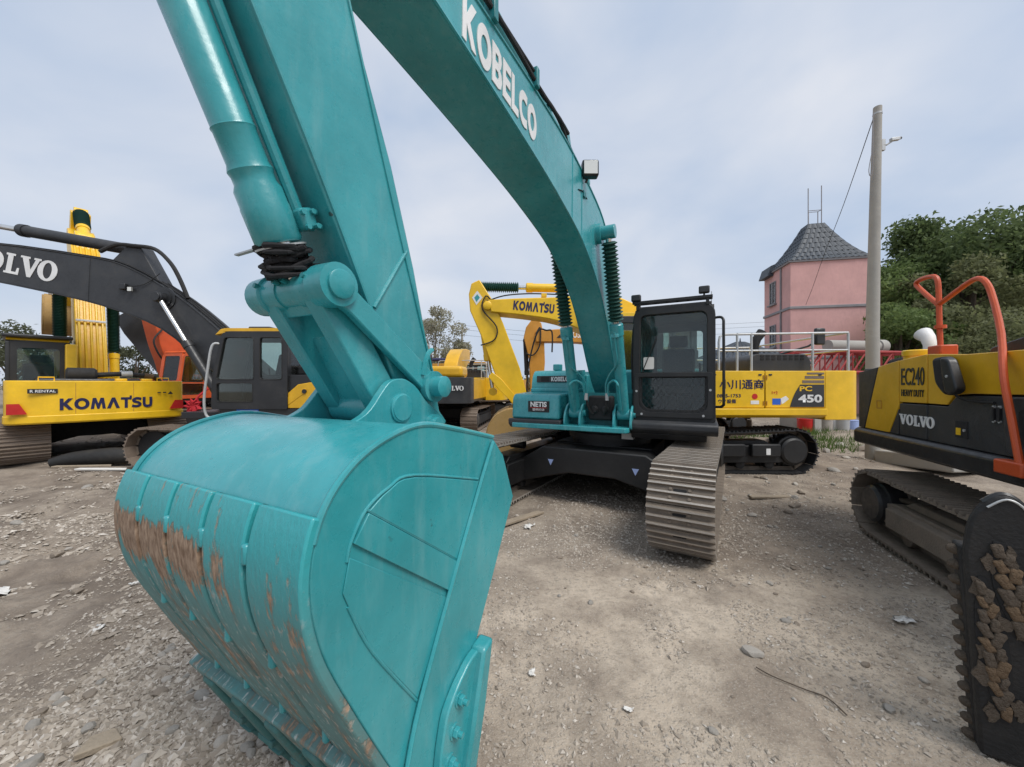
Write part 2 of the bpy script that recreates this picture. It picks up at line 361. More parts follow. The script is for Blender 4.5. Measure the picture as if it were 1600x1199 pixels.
GL = {'K': (.92, [[(0, 0), (0, 1), (.26, 1), (.26, .62), (.58, 1), (.92, 1), (.50, .54), (.94, 0), (.62, 0), (.26, .42), (.26, 0)]]),
      'O': (1.1, [[(.55+a, .5+b) for a, b in ring2(.55, .515, 26)], [(.55+a, .5+b) for a, b in ring2(.27, .27, 26)]]),
      'M': (1.14, [[(0, 0), (.15, 1), (.41, 1), (.57, .48), (.73, 1), (.99, 1), (1.14, 0), (.89, 0), (.81, .56), (.65, 0), (.49, 0), (.33, .56), (.25, 0)]]),
      'A': (1.02, [[(0, 0), (.38, 1), (.64, 1), (1.02, 0), (.73, 0), (.51, .62), (.29, 0)]]),
      'T': (.86, [[(.3, 0), (.3, .78), (0, .78), (0, 1), (.86, 1), (.86, .78), (.56, .78), (.56, 0)]]),
      "'": (.10, [[(0, .98), (0, 1.16), (.19, 1.16), (.19, .98)]]),
      'S': (.84, [stroke([(.80, .82), (.42, .88), (.15, .74), (.25, .58), (.60, .46), (.70, .27), (.42, .12), (.02, .18)], .24)]),
      'U': (.84, [stroke([(.13, 1), (.13, .40), (.20, .18), (.42, .12), (.64, .18), (.71, .40), (.71, 1)], .25)]),
      'B': (.86, [[(0, 0), (0, 1), (.55, 1), (.75, .93), (.81, .75), (.74, .58), (.64, .52), (.79, .44), (.85, .26), (.77, .07), (.55, 0)], [(.26, .61), (.26, .80), (.50, .80), (.55, .70), (.50, .61)], [(.26, .2), (.26, .4), (.50, .4), (.57, .3), (.50, .2)]]),
      'E': (.78, [[(0, 0), (0, 1), (.76, 1), (.76, .78), (.26, .78), (.26, .61), (.70, .61), (.70, .40), (.26, .40), (.26, .22), (.77, .22), (.77, 0)]]),
      'L': (.70, [[(0, 0), (0, 1), (.26, 1), (.26, .22), (.70, .22), (.70, 0)]]),
      'C': (.90, [stroke([(.88, .84), (.60, .88), (.34, .84), (.17, .68), (.13, .50), (.17, .32), (.34, .16), (.60, .12), (.88, .16)], .25)])}
def block(word, h, width, right, up, org, mat, parent, gap=.08, t=.006):
    '''heavy sans capitals drawn as plates, org at the middle'''
    x = 0; loops = []
    for ch in word:
        adv, lp = GL[ch]
        if ch == "'": x -= .24
        loops += [[(a+x, b) for a, b in l] for l in lp]; x += adv+gap
    x -= gap; sx = width/x
    return plate('lettering', [[((a-x/2)*sx, (b-.5)*h) for a, b in l] for l in loops], t, right, up, org, mat, parent)
def thing(name, label, cat, loc=(0, 0, 0), rz=0, group=None):
    o = bpy.data.objects.new(name, None); col.objects.link(o); o.location = loc; o.rotation_euler = (0, 0, rz); o.empty_display_size = .3
    return tag(o, label, cat, group)
def tag(o, label, cat, group=None):
    o['label'] = label; o['category'] = cat
    if group: o['group'] = group
    return o

# ---------------------------------------------------------------- ground
def vnoise(x, y, seed=0):
    xi, yi = np.floor(x).astype(np.int64), np.floor(y).astype(np.int64); xf, yf = x-xi, y-yi
    u, v = xf*xf*(3-2*xf), yf*yf*(3-2*yf)
    def h(a, b):
        q = (a*374761393 + b*668265263 + seed*982451653) & 0x7fffffff
        q = ((q ^ (q >> 13))*1274126177) & 0x7fffffff
        return ((q ^ (q >> 16)) & 0xffff)/65535.0
    return (h(xi, yi)*(1-u)+h(xi+1, yi)*u)*(1-v)+(h(xi, yi+1)*(1-u)+h(xi+1, yi+1)*u)*v
def ground_z(x, y):
    x, y = np.asarray(x, float), np.asarray(y, float)
    z = (vnoise(x*.6, y*.6, 1)-.5)*.05 + (vnoise(x*2.1, y*2.1, 2)-.5)*.028 + (vnoise(x*6, y*6, 3)-.5)*.016 + (vnoise(x*17, y*17, 4)-.5)*.010
    left = np.clip((-1.6-x)/2.0, 0, 1)                                  # wheel ruts and churned mud on the left
    rut = np.sin((y*.93-x*.28)*3.4+3*vnoise(x*.5, y*.5, 8))
    z = z + left*(rut*.045 + (vnoise(x*3, y*5, 5)-.5)*.09 + (vnoise(x*9, y*12, 6)-.5)*.03)
    sa, ss = x*.515+y*.857, x*.857-y*.515                               # shoe prints in front of the near track
    pr = np.clip((.34-np.abs(ss+.443))/.05, 0, 1)*np.clip((4.1-sa)/.1, 0, 1)*np.clip((sa-2.75)/.5, 0, 1)
    z = z + pr*(np.abs(np.sin(sa*math.pi/.19))**3*.016-.014)*(.4+vnoise(x*3, y*3, 31))
    heap = np.exp(-(((x+1.25)/.9)**2+((y-1.55)/.55)**2))                 # gravel heaped under the bucket
    z = z + heap*.07
    far = np.clip((np.hypot(x, y-5)-12)/20, 0, 1)
    return z*(1-far*.8)-.012
def axis(lo, hi, d, end_lo, end_hi, g=1.12):
    a = list(np.arange(lo, hi, d)); s = d; p = a[-1]
    while p < end_hi: s *= g; p += s; a.append(p)
    s = d; p = lo
    while p > end_lo: s *= g; p -= s; a.insert(0, p)
    return np.array(a)
gx, gy = axis(-4.2, 4.2, .028, -400, 400), axis(1.0, 5.4, .026, -60, 700)
X, Y = np.meshgrid(gx, gy); Z = ground_z(X, Y)
nx, ny = len(gx), len(gy)
def np_mesh(name, co, faces, k):
    me = bpy.data.meshes.new(name); nf = len(faces)
    me.vertices.add(len(co)); me.vertices.foreach_set('co', np.ascontiguousarray(co, dtype=np.float32).ravel())
    me.loops.add(nf*k); me.loops.foreach_set('vertex_index', np.ascontiguousarray(faces, dtype=np.int32).ravel())
    me.polygons.add(nf); me.polygons.foreach_set('loop_start', np.arange(nf, dtype=np.int32)*k)
    me.update(calc_edges=True); me.validate(); return me
ii = np.arange(nx*ny).reshape(ny, nx)
fc = np.stack([ii[:-1, :-1], ii[:-1, 1:], ii[1:, 1:], ii[1:, :-1]], -1).reshape(-1, 4)
g_me = np_mesh('ground', np.stack([X.ravel(), Y.ravel(), Z.ravel()], -1), fc, 4)
g_ob = link('ground', g_me, 'ground', ang=80, kind='structure')
def gz(x, y): return float(ground_z(x, y))

# gravel that nobody could count: one object of many small real pebbles
OCT = np.array([(1, 0, 0), (0, 1, 0), (-1, 0, 0), (0, -1, 0), (0, 0, 1), (0, 0, -1)], float)
OCF = np.array([(0, 1, 4), (1, 2, 4), (2, 3, 4), (3, 0, 4), (1, 0, 5), (2, 1, 5), (3, 2, 5), (0, 3, 5)])
def scatter(name, xs, ys, rs, mat, label, cat, flat=.55):
    n = len(xs); a = rng.uniform(0, 2*np.pi, n); c, s = np.cos(a), np.sin(a)
    p = OCT[None]*(1+rng.uniform(-.4, .4, (n, 6, 1)))*np.stack([rs*rng.uniform(.8, 1.5, n), rs*rng.uniform(.6, 1.0, n), rs*flat*rng.uniform(.6, 1.2, n)], -1)[:, None]
    q = p.copy(); q[..., 0] = p[..., 0]*c[:, None]-p[..., 1]*s[:, None]; q[..., 1] = p[..., 0]*s[:, None]+p[..., 1]*c[:, None]
    q[..., 2] += p[..., 0]*rng.uniform(-.3, .3, n)[:, None]
    z = ground_z(xs, ys)+rs*.18
    q += np.stack([xs, ys, z], -1)[:, None]
    f = (OCF[None]+(np.arange(n)*6)[:, None, None]).reshape(-1, 3)
    o = link(name, np_mesh(name, q.reshape(-1, 3), f, 3), mat, ang=20, kind='stuff')
    tag(o, label, cat); return o
def gravel_pts(n, x0, x1, y0, y1, seed, thr, rlo, rhi, sc=.9):
    x, y = rng.uniform(x0, x1, n), rng.uniform(y0, y1, n)
    d = vnoise(x*sc, y*sc, seed)*.6+vnoise(x*sc*3.1, y*sc*3.1, seed+9)*.4
    k = d > thr; x, y = x[k], y[k]
    r = rlo*(rhi/rlo)**(rng.uniform(0, 1, len(x))**2.6); return x, y, r
parts = [gravel_pts(62000, -3.2, 3.6, 1.3, 4.6, 21, .40, .0032, .019),
         gravel_pts(15000, -2.6, -.2, 1.35, 2.6, 22, .12, .008, .030),          # coarse heap under the bucket
         gravel_pts(24000, -7, 6.5, 4.2, 8.5, 23, .40, .006, .024),
         gravel_pts(9000, .6, 4.6, 3.2, 5.8, 24, .30, .006, .026),
         gravel_pts(26000, -9, -2.0, 2.4, 7.4, 25, .38, .008, .040),
         gravel_pts(9000, -14, 14, 8, 17, 26, .40, .012, .05, .5)]
gxs, gys, grs = (np.concatenate([p[k] for p in parts]) for k in range(3))
scatter('gravel', gxs, gys, grs, 'pebble', 'loose grey and beige gravel strewn over the muddy yard', 'gravel')

# larger loose stones, each its own object
import bmesh
stone_me = []
for k in range(9):
    bm = bmesh.new(); bmesh.ops.create_icosphere(bm, subdivisions=2, radius=1)
    sx, sy, sz = random.uniform(.9, 1.4), random.uniform(.7, 1), random.uniform(.45, .75)
    cuts = [(Vector((random.gauss(0, 1), random.gauss(0, 1), random.gauss(0, 1))).normalized(), random.uniform(.62, .9)) for _ in range(7)]
    for v in bm.verts:
        for d, h in cuts:
            e = v.co.dot(d)-h
            if e > 0: v.co -= d*e
        v.co *= 1+random.uniform(-.04, .04)
        v.co = Vector((v.co.x*sx, v.co.y*sy, v.co.z*sz))
    me = bpy.data.meshes.new('stone'); bm.to_mesh(me); bm.free()
    me.materials.append(MATS[('stone_grey', 'stone_pale', 'stone_brown')[k % 3]])
    me.polygons.foreach_set('use_smooth', [True]*len(me.polygons)); me.set_sharp_from_angle(angle=R(28)); stone_me.append(me)
def stone(x, y, r, label, group, k=None):
    o = bpy.data.objects.new('stone', stone_me[random.randrange(9) if k is None else k]); col.objects.link(o)
    o.location = (x, y, gz(x, y)+r*.22); o.scale = (r, r, r); o.rotation_euler = (random.uniform(-.2, .2), random.uniform(-.2, .2), random.uniform(0, 6.3))
    return tag(o, label, 'stone', group)
for _ in range(85):
    x, y = random.uniform(-2.6, -.45), random.uniform(1.35, 2.5)
    stone(x, y, random.choice((.02, .025, .03, .036, .045)), 'grey stone lying in the coarse gravel under the teal bucket', 'stones in the gravel heap')
for _ in range(60):
    x, y = random.uniform(-.3, 3.4), random.uniform(1.7, 4.6)
    stone(x, y, random.choice((.014, .018, .022, .03)), 'small stone lying on the bare beige ground in the foreground', 'stones on the open ground')
for _ in range(55):
    x, y = random.uniform(-8, -2.2), random.uniform(2.6, 7)
    stone(x, y, random.choice((.03, .04, .05, .07)), 'stone in the churned mud left of the teal bucket', 'stones on the muddy track')
for _ in range(45):
    x, y = random.uniform(2.7, 5.6), random.uniform(4.9, 6.8)
    stone(x, y, random.choice((.03, .04, .055, .07)), 'broken stone on the ground beside the black crawler track', 'rubble before the black track')
for _ in range(26):
    x, y = random.uniform(6.2, 10.5), random.uniform(7.2, 10.5)
    stone(x, y, random.choice((.06, .09, .13, .18)), 'broken concrete lump in the rubble round the concrete pole', 'rubble round the pole')
stone(1.57, 2.40, .055, 'flat pale oval stone alone on the beige ground', None, 1)
del stone_me[:0]

# ---------------------------------------------------------------- excavator building blocks
shoe_cache = {}
def shoe_mesh(w, pitch, mat, slots):
    key = (w, round(pitch, 3), mat, slots)
    if key in shoe_cache: return shoe_cache[key]
    h = pitch*.49; g = .038
    prof = [(-h, -.012), (h, -.012), (h, .008), (h-.012, .008), (h-.02, g), (h-.038, g), (h-.048, .008), (.016, .008), (.009, g), (-.009, g), (-.016, .008),
            (-h+.048, .008), (-h+.038, g), (-h+.02, g), (-h+.012, .008), (-h, .008)]
    b = MB().prism(prof, -w/2, w/2); me = bpy.data.meshes.new('track_shoe'); nf = len(b.f)
    if slots:
        for y in (-.085, .085):
            b.cyl((-.042, y, .006), (-.042, y, .020), .016, n=8); b.cyl((.042, y, .006), (.042, y, .020), .016, n=8)
        nb = len(b.f); b.prism(rpoly(rect(-.044, -.060, -.018, .060), .010, 2), .007, .0105, 'z')
    me.from_pydata(b.v, [], b.f); me.update(); me.materials.append(MATS[mat]); me.materials.append(MATS['black_soft']); me.materials.append(MATS['steel_mud' if mat == 'steel_worn' else mat])
    for p in me.polygons:
        if p.center.z < g-.004 and abs(p.normal.y) < .5: p.material_index = 2      # dirt stays between the bars, tops wear bright
    if slots:
        for p in list(me.polygons)[nb:]: p.material_index = 1
    me.polygons.foreach_set('use_smooth', [True]*len(me.polygons)); me.set_sharp_from_angle(angle=R(30)); shoe_cache[key] = me; return me
def track_path(half, h, t, sag=.03):
    """point and outward angle on the shoe path, t in 0..1, starting at the rear of the top run"""
    r = h/2-.034; L = 2*(half-h/2); per = 2*L+2*math.pi*r; s = (t % 1)*per; xc = half-h/2
    if s < L:
        u = s/L; return -xc+s, h/2+r-sag*math.sin(math.pi*u)*(1 if u < .999 else 0), math.pi/2
    s -= L
    if s < math.pi*r: a = math.pi/2-s/r; return xc+r*math.cos(a), h/2+r*math.sin(a), a
    s -= math.pi*r
    if s < L: return xc-s, h/2-r, -math.pi/2
    s -= L; a = -math.pi/2-s/r; return -xc+r*math.cos(a), h/2+r*math.sin(a), a
def crawler(root, half, g, w, h, rot=0, n=44, shoe='steel_worn', frame='black', slots=False, pieces=True, sides=(1, -1), sag=.03, cover='black'):
    per = 4*(half-h/2)+2*math.pi*(h/2-.034); pitch = per/n
    for s in sides:
        y = s*g; xc = half-h/2
        f = MB(); fw = w*.36
        f.prism([(-xc+.1, h*.30), (-xc+.25, h*.24), (xc-.45, h*.24), (xc-.3, h*.34), (xc-.35, h*.60), (-xc+.3, h*.62), (-xc+.1, h*.55)], y-fw, y+fw)
        f.prism([(-xc+.35, h*.62), (xc-.4, h*.60), (xc-.5, h*.70), (-xc+.5, h*.72)], y-fw*.7, y+fw*.7)
        fr = f.build('track_frame', frame, root, bevel=.012); fr.rotation_euler.z = rot
        ri = h/2-.075
        MB().lathe((xc, y-.10, h/2), (xc, y+.10, h/2), [(0, ri*.8), (0, ri-.03), (.05, ri-.03), (.05, ri), (.15, ri), (.15, ri-.03), (.2, ri-.03), (.2, ri*.8)], 28).build('idler', frame, fr)
        sp = MB(); tn = 21; pts = []
        for k in range(tn*4):
            a = 2*math.pi*k/(tn*4); rr = ri-.01 if k % 4 in (0, 1) else ri-.06
            pts.append((-xc+rr*math.cos(a), h/2+rr*math.sin(a)))
        sp.prism(pts, y-.03, y+.03).build('sprocket', frame, fr)
        MB().lathe((-xc, y-s*.02, h/2), (-xc, y+s*w*.47, h/2), [(0, ri*.8), (w*.34, ri*.8), (w*.36, ri*.72), (w*.45, ri*.70), (w*.47, ri*.64), (w*.49, ri*.60)], 28).build('drive_cover', cover, fr)
        for k in range(7):
            x = -xc+.42+k*(2*xc-.84)/6
            MB().lathe((x, y-w*.3, h*.20), (x, y+w*.3, h*.20), [(0, .05), (.02, .09), (w*.2, .09), (w*.2, .11), (w*.4, .11), (w*.4, .09), (w*.58, .09), (w*.6, .05)], 14).build('roller', frame, fr)
        for x in (-xc*.3, xc*.45):
            MB().cyl((x, y-w*.2, h-.17), (x, y+w*.2, h-.17), .07, n=14).build('carrier_roller', frame, fr)
        # chain links as one strip under the shoes
        ch = MB()
        for k in range(n):
            px, pz, a = track_path(half, h, (k+.5)/n, sag); M = Matrix.Translation((px, y, pz)) @ Matrix.Rotation(-(a-math.pi/2), 4, 'Y')
            for yy in (-.075, .055): ch.box((-pitch*.52, yy, -.085), (pitch*.52, yy+.03, -.012), M)
        ch.build('track_chain', 'steel_mud', fr, kind='stuff')
        if pieces:
            me = shoe_mesh(w, pitch, shoe, slots)
            for k in range(n):
                px, pz, a = track_path(half, h, (k+.5)/n, sag)
                o = bpy.data.objects.new('track_shoe', me); col.objects.link(o); o.parent = fr
                o.location = (px, y, pz); o.rotation_euler = (random.uniform(-.004, .004), -(a-math.pi/2)+random.uniform(-.012, .012), 0)
        else:
            b = MB(); hh = pitch*.47
            for k in range(n):
                px, pz, a = track_path(half, h, (k+.5)/n, sag); M = Matrix.Translation((px, y, pz)) @ Matrix.Rotation(-(a-math.pi/2), 4, 'Y')
                b.box((-hh, -w/2, -.012), (hh, w/2, .008), M); b.box((-.01, -w/2, .008), (.01, w/2, .034), M)
            b.build('track_belt', shoe, fr, kind='stuff')
def carbody(root, g, h, rot=0, mat='black'):
    b = MB()
    for s in (1, -1):
        b.prism([(-g, h*.22), (-g, h*.62), (-.75, h*.86), (.75, h*.86), (g, h*.62), (g, h*.22), (g*.62, h*.36), (g*.3, h*.46), (-g*.3, h*.46), (-g*.62, h*.36)], s*.55, s*1.02, 'x')
    b.box((-.56, -.75, h*.5), (.56, .75, h*.88))
    o = b.build('carbody', mat, root, bevel=.02); o.rotation_euler.z = rot
    MB().lathe((0, 0, h*.86), (0, 0, h*1.3), [(0, .62), (h*.1, .62), (h*.1, .68), (h*.2, .68), (h*.2, .6), (h*.3, .6)], 40).build('slew_ring', mat, root)
    return o
def ram(root, p0, p1, r, split, mat, rodmat='chrome', name='cylinder', bellows=None, eye=.0):
    """hydraulic ram: barrel from p0 to the split, then rod (or a corrugated sleeve) to p1"""
    p0, p1 = Vector(p0), Vector(p1); d = (p1-p0).normalized(); L = (p1-p0).length; m = L*split
    o = MB().lathe(p0, p1, [(0, r*.7), (.03, r), (m-.16, r), (m-.16, r*1.13), (m-.02, r*1.13), (m, r*.9)], 22).build(name, mat, root)
    MB().cyl(p0+d*m*.9, p1, r*.5, n=16).build('rod', rodmat, o)
    for p, nm in ((p0, 'foot_eye'), (p1, 'rod_eye')):
        MB().cyl(p-V(0, r*1.1, 0), p+V(0, r*1.1, 0), r*1.05, n=18).build(nm, mat, o, bevel=.006)
    if bellows:
        a, b_, mt = bellows; n = max(8, int((b_-a)*L/.045)); prof = []
        for k in range(n+1):
            t = a*L+(b_-a)*L*k/n; prof += [(t, r*.82), (t+(b_-a)*L/n*.5, r*1.32)]
        MB().lathe(p0, p1, prof[:-1], 18).build('sleeve', mt, o, ang=15)
    return o
def boom(root, low, top, hw, mat, bevel=.015, name='boom'):
    return MB().prism(low+top[::-1], -hw, hw).build(name, mat, root, bevel=bevel)
def bucket(root, piv, ang, sc, w, mat, toothmat='steel_mud', n=5, ribs=4):
    """plain bucket: curved shell, side plates, lip, teeth; profile in its own frame turned by ang about the pin"""
    prof = [(0, 0), (.32, .10), (.62, .02), (.86, -.2), (.95, -.48), (.88, -.78), (.66, -1.02), (.30, -1.16)]
    prof = [(a*sc, b*sc) for a, b in cat2(prof, 4)]; ca, sa = math.cos(ang), math.sin(ang)
    T = lambda p: (piv[0]+p[0]*ca-p[1]*sa, piv[1]+p[0]*sa+p[1]*ca)
    inn = [(a-.03*sc if a > .3*sc else a, b+(.03*sc if b < -.5*sc else -.03*sc)) for a, b in prof]
    o = MB().prism([T(p) for p in prof+inn[::-1]], -w/2, w/2).build('bucket', mat, root)
    side = [T(p) for p in prof+[(.0*sc, -.62*sc), (-.12*sc, -.25*sc)]]
    for j in range(ribs):
        y = -w/2+w*(j+.5)/ribs; ou = [(a*1.035+.0*b, b*1.03) for a, b in prof[8:]]
        MB().prism([T(p) for p in ou+prof[8:][::-1]], y-w/ribs*.40, y+w/ribs*.40).build('wear_plate', mat, o, bevel=.006)
    for s in (1, -1): MB().prism(side, s*w/2-.012, s*w/2+.012).build('side_plate', mat, o)
    e = prof[-1]; p = prof[-3]; dx, dz = e[0]-p[0], e[1]-p[1]; l = math.hypot(dx, dz); dx, dz = dx/l, dz/l
    for k in range(n):
        y = -w/2+w*(k+.5)/n; q = [(e[0]-dx*.05*sc-dz*.05*sc, e[1]-dz*.05*sc+dx*.05*sc), (e[0]-dx*.05*sc+dz*.05*sc, e[1]-dz*.05*sc-dx*.05*sc), (e[0]+dx*.2*sc, e[1]+dz*.2*sc)]
        MB().prism([T(v) for v in q], y-.045, y+.045).build('tooth', toothmat, o, bevel=.006)
    for s in (1, -1): MB().prism([T((a*sc, b*sc)) for a, b in [(-.1, .0), (-.06, .1), (.05, .14), (.28, .16), (.42, .08), (.3, 0)]], s*.16-.02, s*.16+.02).build('ear', mat, o)
    return o
def seat(root, x, y, z):
    s = MB().box((x-.25, y-.26, z), (x+.27, y+.26, z+.16)).build('seat_cushion', 'seat', root, bevel=.05, seg=3)
    MB().prism([(x-.30, z+.1), (x-.16, z+.1), (x-.30, z+.78), (x-.42, z+.76)], y-.25, y+.25).build('seat_back', 'seat', root, bevel=.04, seg=3)
    MB().box((x-.42, y-.14, z+.8), (x-.32, y+.14, z+1.0)).build('headrest', 'seat', root, bevel=.04, seg=3)
    for k in (1, -1):
        MB().tube([(x-.2, y+k*.33, z+.28), (x+.22, y+k*.33, z+.28)], .04).build('armrest', 'seat', root)
        MB().tube([(x+.25, y+k*.33, z+.2), (x+.28, y+k*.33, z+.5)], .014).build('control_lever', 'black_soft', root)

# ---------------------------------------------------------------- the teal excavator
def teal_excavator():
    k = thing('excavator', 'teal excavator with black cab, its worn bucket filling the left foreground', 'excavator', (1.64, 6.119, 0), R(-117.5), 'excavators parked in the yard')
    RU = R(-3.5)
    crawler(k, 2.30, 1.30, .60, .92, rot=RU, n=45, shoe='steel_worn', frame='frame_black', slots=True)
    carbody(k, 1.12, .92, RU, 'frame_black')
    # small marks on the cross beam
    for y in (-.62, .62):
        o = MB().prism([(y-.045, .60), (y+.045, .60), (y, .51)], 1.021, 1.026, 'x').build('decal', 'pale_blue', k); o.rotation_euler.z = RU
    MB().box((.40, .30, .93), (.66, .30+.16, 1.02)).build('data_plate', 'paper', k)
    # revolving frame
    MB().prism([(-2.3, -1.32), (1.02, -1.32), (1.06, -1.28), (1.06, .42), (1.0, .46), (-2.3, .46)], 1.06, 1.13, 'z').build('deck', 'teal', k, bevel=.01)
    MB().box((-2.3, .46, 1.06), (.85, 1.36, 1.14)).build('deck_rail', 'frame_black', k, bevel=.01)
    # counterweight and hood at the rear
    cw = rpoly([(-1.75, -1.34), (-2.35, -1.30), (-2.75, -.8), (-2.85, 0), (-2.75, .8), (-2.35, 1.30), (-1.75, 1.34)], .25, 4)
    MB().prism(cw, 1.10, 2.0, 'z').build('counterweight', 'teal', k, bevel=.06, seg=3)
    MB().box((-1.74, -1.32, 1.14), (-.25, -.46, 1.9)).build('side_panel', 'teal', k, bevel=.03, seg=3)
    MB().box((-1.74, -.45, 1.14), (-1.0, 1.32, 2.0)).build('engine_hood', 'teal', k, bevel=.05, seg=3)
    # tank housing with tool box in front of it
    MB().prism(rpoly([(-.22, 1.52), (.30, 1.52), (.31, 1.70), (.27, 1.86), (.18, 1.96), (-.22, 1.98)], [.01, .02, .05, .08, .08, .02], 3), -1.30, -.50).build('tank_housing', 'teal', k, bevel=.025, seg=3)
    MB().box((-.24, -1.31, 1.59), (.335, -.49, 1.66)).build('housing_band', 'teal', k, bevel=.02)
    MB().box((.312, -1.20, 1.76), (.318, -.56, 1.87)).build('housing_badge', 'charcoal', k)
    MB().box((.316, -1.12, 1.775), (.322, -.97, 1.855)).build('latch_recess', 'black_soft', k)
    block('KOBELCO', .075, .36, (0, 1, 0), (0, 0, 1), (.321, -.75, 1.815), 'white', k)
    MB().box((-.05, -1.0, 1.97), (.07, -.86, 2.08)).build('filler_cap', 'teal', k, bevel=.015)
    tb = [(.20, 1.19), (.95, 1.19), (.93, 1.50), (.87, 1.575), (.20, 1.60)]
    MB().prism(tb, -1.36, -.56).build('tool_box', 'teal', k, bevel=.035, seg=3)
    MB().box((.90, -1.2, 1.215), (.955, -.7, 1.225)).build('box_lip', 'teal', k, bevel=.004)
    MB().box((.937, -1.07, 1.30), (.951, -.72, 1.47)).build('warning_plate', 'frame_black', k)
    text('NETIS', .105, (0, 1, 0), (0, 0, 1), (.953, -.895, 1.415), 'white', k, bold=.035, width=.27)
    text('登録技術', .04, (0, 1, 0), (0, 0, 1), (.953, -.895, 1.335), 'white', k, bold=.01, width=.2)
    MB().box((.952, -1.03, 1.362), (.9535, -.76, 1.37)).build('plate_stripe', 'red', k)
    MB().prism([(.15, 1.04), (.92, 1.04), (1.0, 1.10), (1.0, 1.19), (.15, 1.19)], -1.40, -.52).build('side_skirt', 'charcoal', k, bevel=.02)
    # front face of the frame, brackets for the rams
    MB().box((.60, -.52, 1.13), (.64, .44, 1.60)).build('front_plate', 'teal_dark', k)
    for y in (-.36, .36):
        for d in (-.13, .10):
            MB().prism(rpoly([(.50, 1.10), (.98, 1.10), (.95, 1.30), (.80, 1.44), (.62, 1.44), (.5, 1.3)], .08, 4), y+d, y+d+.03).build('ram_bracket', 'teal', k, bevel=.006)
        MB().cyl((.78, y-.16, 1.30), (.78, y+.16, 1.30), .045, n=16).build('pin', 'teal', k)
    MB().box((.64, -.16, 1.20), (.80, .20, 1.56)).build('swivel_manifold', 'black_soft', k, bevel=.03)
    for y in (-.06, .10):
        MB().lathe((.80, y, 1.36), (.84, y, 1.36), [(0, .055), (.02, .055), (.03, .04), (.04, .04)], 14).build('valve_cap', 'frame_black', k)
    # boom
    low = [(-.02, 1.66), (.22, 1.58), (.62, 1.92), (1.03, 2.42), (1.38, 2.78), (1.70, 3.01), (2.05, 3.19), (2.42, 3.32), (2.93, 3.42), (3.5, 3.50), (4.36, 3.58), (5.30, 3.64), (5.72, 3.66)]
    top = [(-.12, 1.85), (.10, 2.45), (.42, 3.05), (.78, 3.50), (1.12, 3.78), (1.52, 3.95), (2.16, 4.04), (2.77, 4.08), (3.5, 4.055), (4.36, 3.985), (5.30, 3.90), (5.75, 3.86)]
    bo = boom(k, cat2(low, 3), cat2(top, 3), .195, 'teal', .008)
    lo2 = cat2(low, 3)
    for s in (1, -1):   # flanges standing a little proud along the lower and upper plates
        MB().tube([(a, s*.197, b+.012) for a, b in lo2], .010, 6).build('weld_flange', 'teal', bo)
        MB().tube([(a, s*.197, b-.012) for a, b in cat2(top, 3)], .010, 6).build('weld_flange', 'teal', bo)
    for pa in ([(2.62, 3.39), (2.60, 4.05)], [(2.30, 3.30), (2.28, 4.02)]):
        MB().tube([(a, .1965, b) for a, b in pa], .006, 6).build('weld_seam', 'teal', bo)
    block('KOBELCO', .255, 1.0, (-1, 0, -.02), (-.02, 0, 1), (4.02, .1985, 3.755), 'white', bo)
    MB().tube([(2.42, .20, 3.78), (2.30, .203, 3.82), (2.12, .203, 3.81)], .006, 6).build('cable', 'black_soft', bo)
    MB().box((2.20, .196, 3.78), (2.27, .214, 3.84)).build('cable_clip', 'teal_dark', bo)
    # ram boss through the boom, hydraulic lines on top
    MB().lathe((1.66, -.37, 3.58), (1.66, .37, 3.58), [(0, .05), (.01, .075), (.11, .075), (.11, .12), (.17, .12), (.17, .14), (.57, .14), (.57, .12), (.63, .12), (.63, .075), (.73, .075), (.74, .05)], 24).build('ram_boss', 'teal', bo)
    tp = cat2(top, 3)
    for j, yy in enumerate((-.11, -.04, .04, .11)):
        MB().tube([(a, yy, b+.035) for a, b in tp[6:34]], .014, 6).build('pipe', 'teal_dark' if j % 2 else 'black_soft', bo)
    MB().tube([(3.55, .15, 4.07), (3.35, .18, 4.13), (3.1, .19, 4.16), (2.85, .19, 4.13), (2.7, .17, 4.09)], .018, 8, 5).build('hose', 'rubber', bo)
    MB().tube([(3.0, .16, 4.09), (2.8, .17, 4.125), (2.5, .17, 4.10), (2.2, .16, 4.05), (1.8, .16, 4.0), (1.5, .15, 3.96)], .016, 8, 5).build('hose', 'rubber', bo)
    for x, z in ((3.22, 4.075), (2.0, 4.04), (4.6, 3.965)):
        MB().box((x-.03, -.16, z), (x+.03, .20, z+.055)).build('pipe_clamp', 'teal', bo, bevel=.006)
    hz = [(a, .205, z+.055+.02*math.sin(a*5)) for a, z in tp if 2.75 < a < 5.4]
    MB().tube(hz, .017, 8).build('hose', 'rubber', bo)
    MB().tube([(a, .20, z+.105+.012*math.sin(a*4+1)) for a, z in tp if 3.3 < a < 5.4], .013, 8).build('hose', 'rubber', bo)
    for x, z in ((4.9, 3.95), (4.2, 4.01), (3.55, 4.06)): MB().box((x-.025, .15, z-.02), (x+.025, .232, z+.13)).build('hose_clamp', 'teal_dark', bo, bevel=.006)
    RL = Matrix.Rotation(R(-28), 3, 'Z').inverted(); L0 = V(2.24, .27, 4.06)
    lm = MB().cbox(L0, (.10, .18, .175), RL).build('work_lamp', 'black', bo, bevel=.02)
    MB().cbox(L0+RL @ V(.052, 0, 0), (.006, .145, .14), RL).build('lamp_lens', 'lens', lm, bevel=.001)
    MB().tube([(2.2, .21, 3.95), (2.22, .25, 4.0)], .012, 6).build('lamp_bracket', 'black', lm)
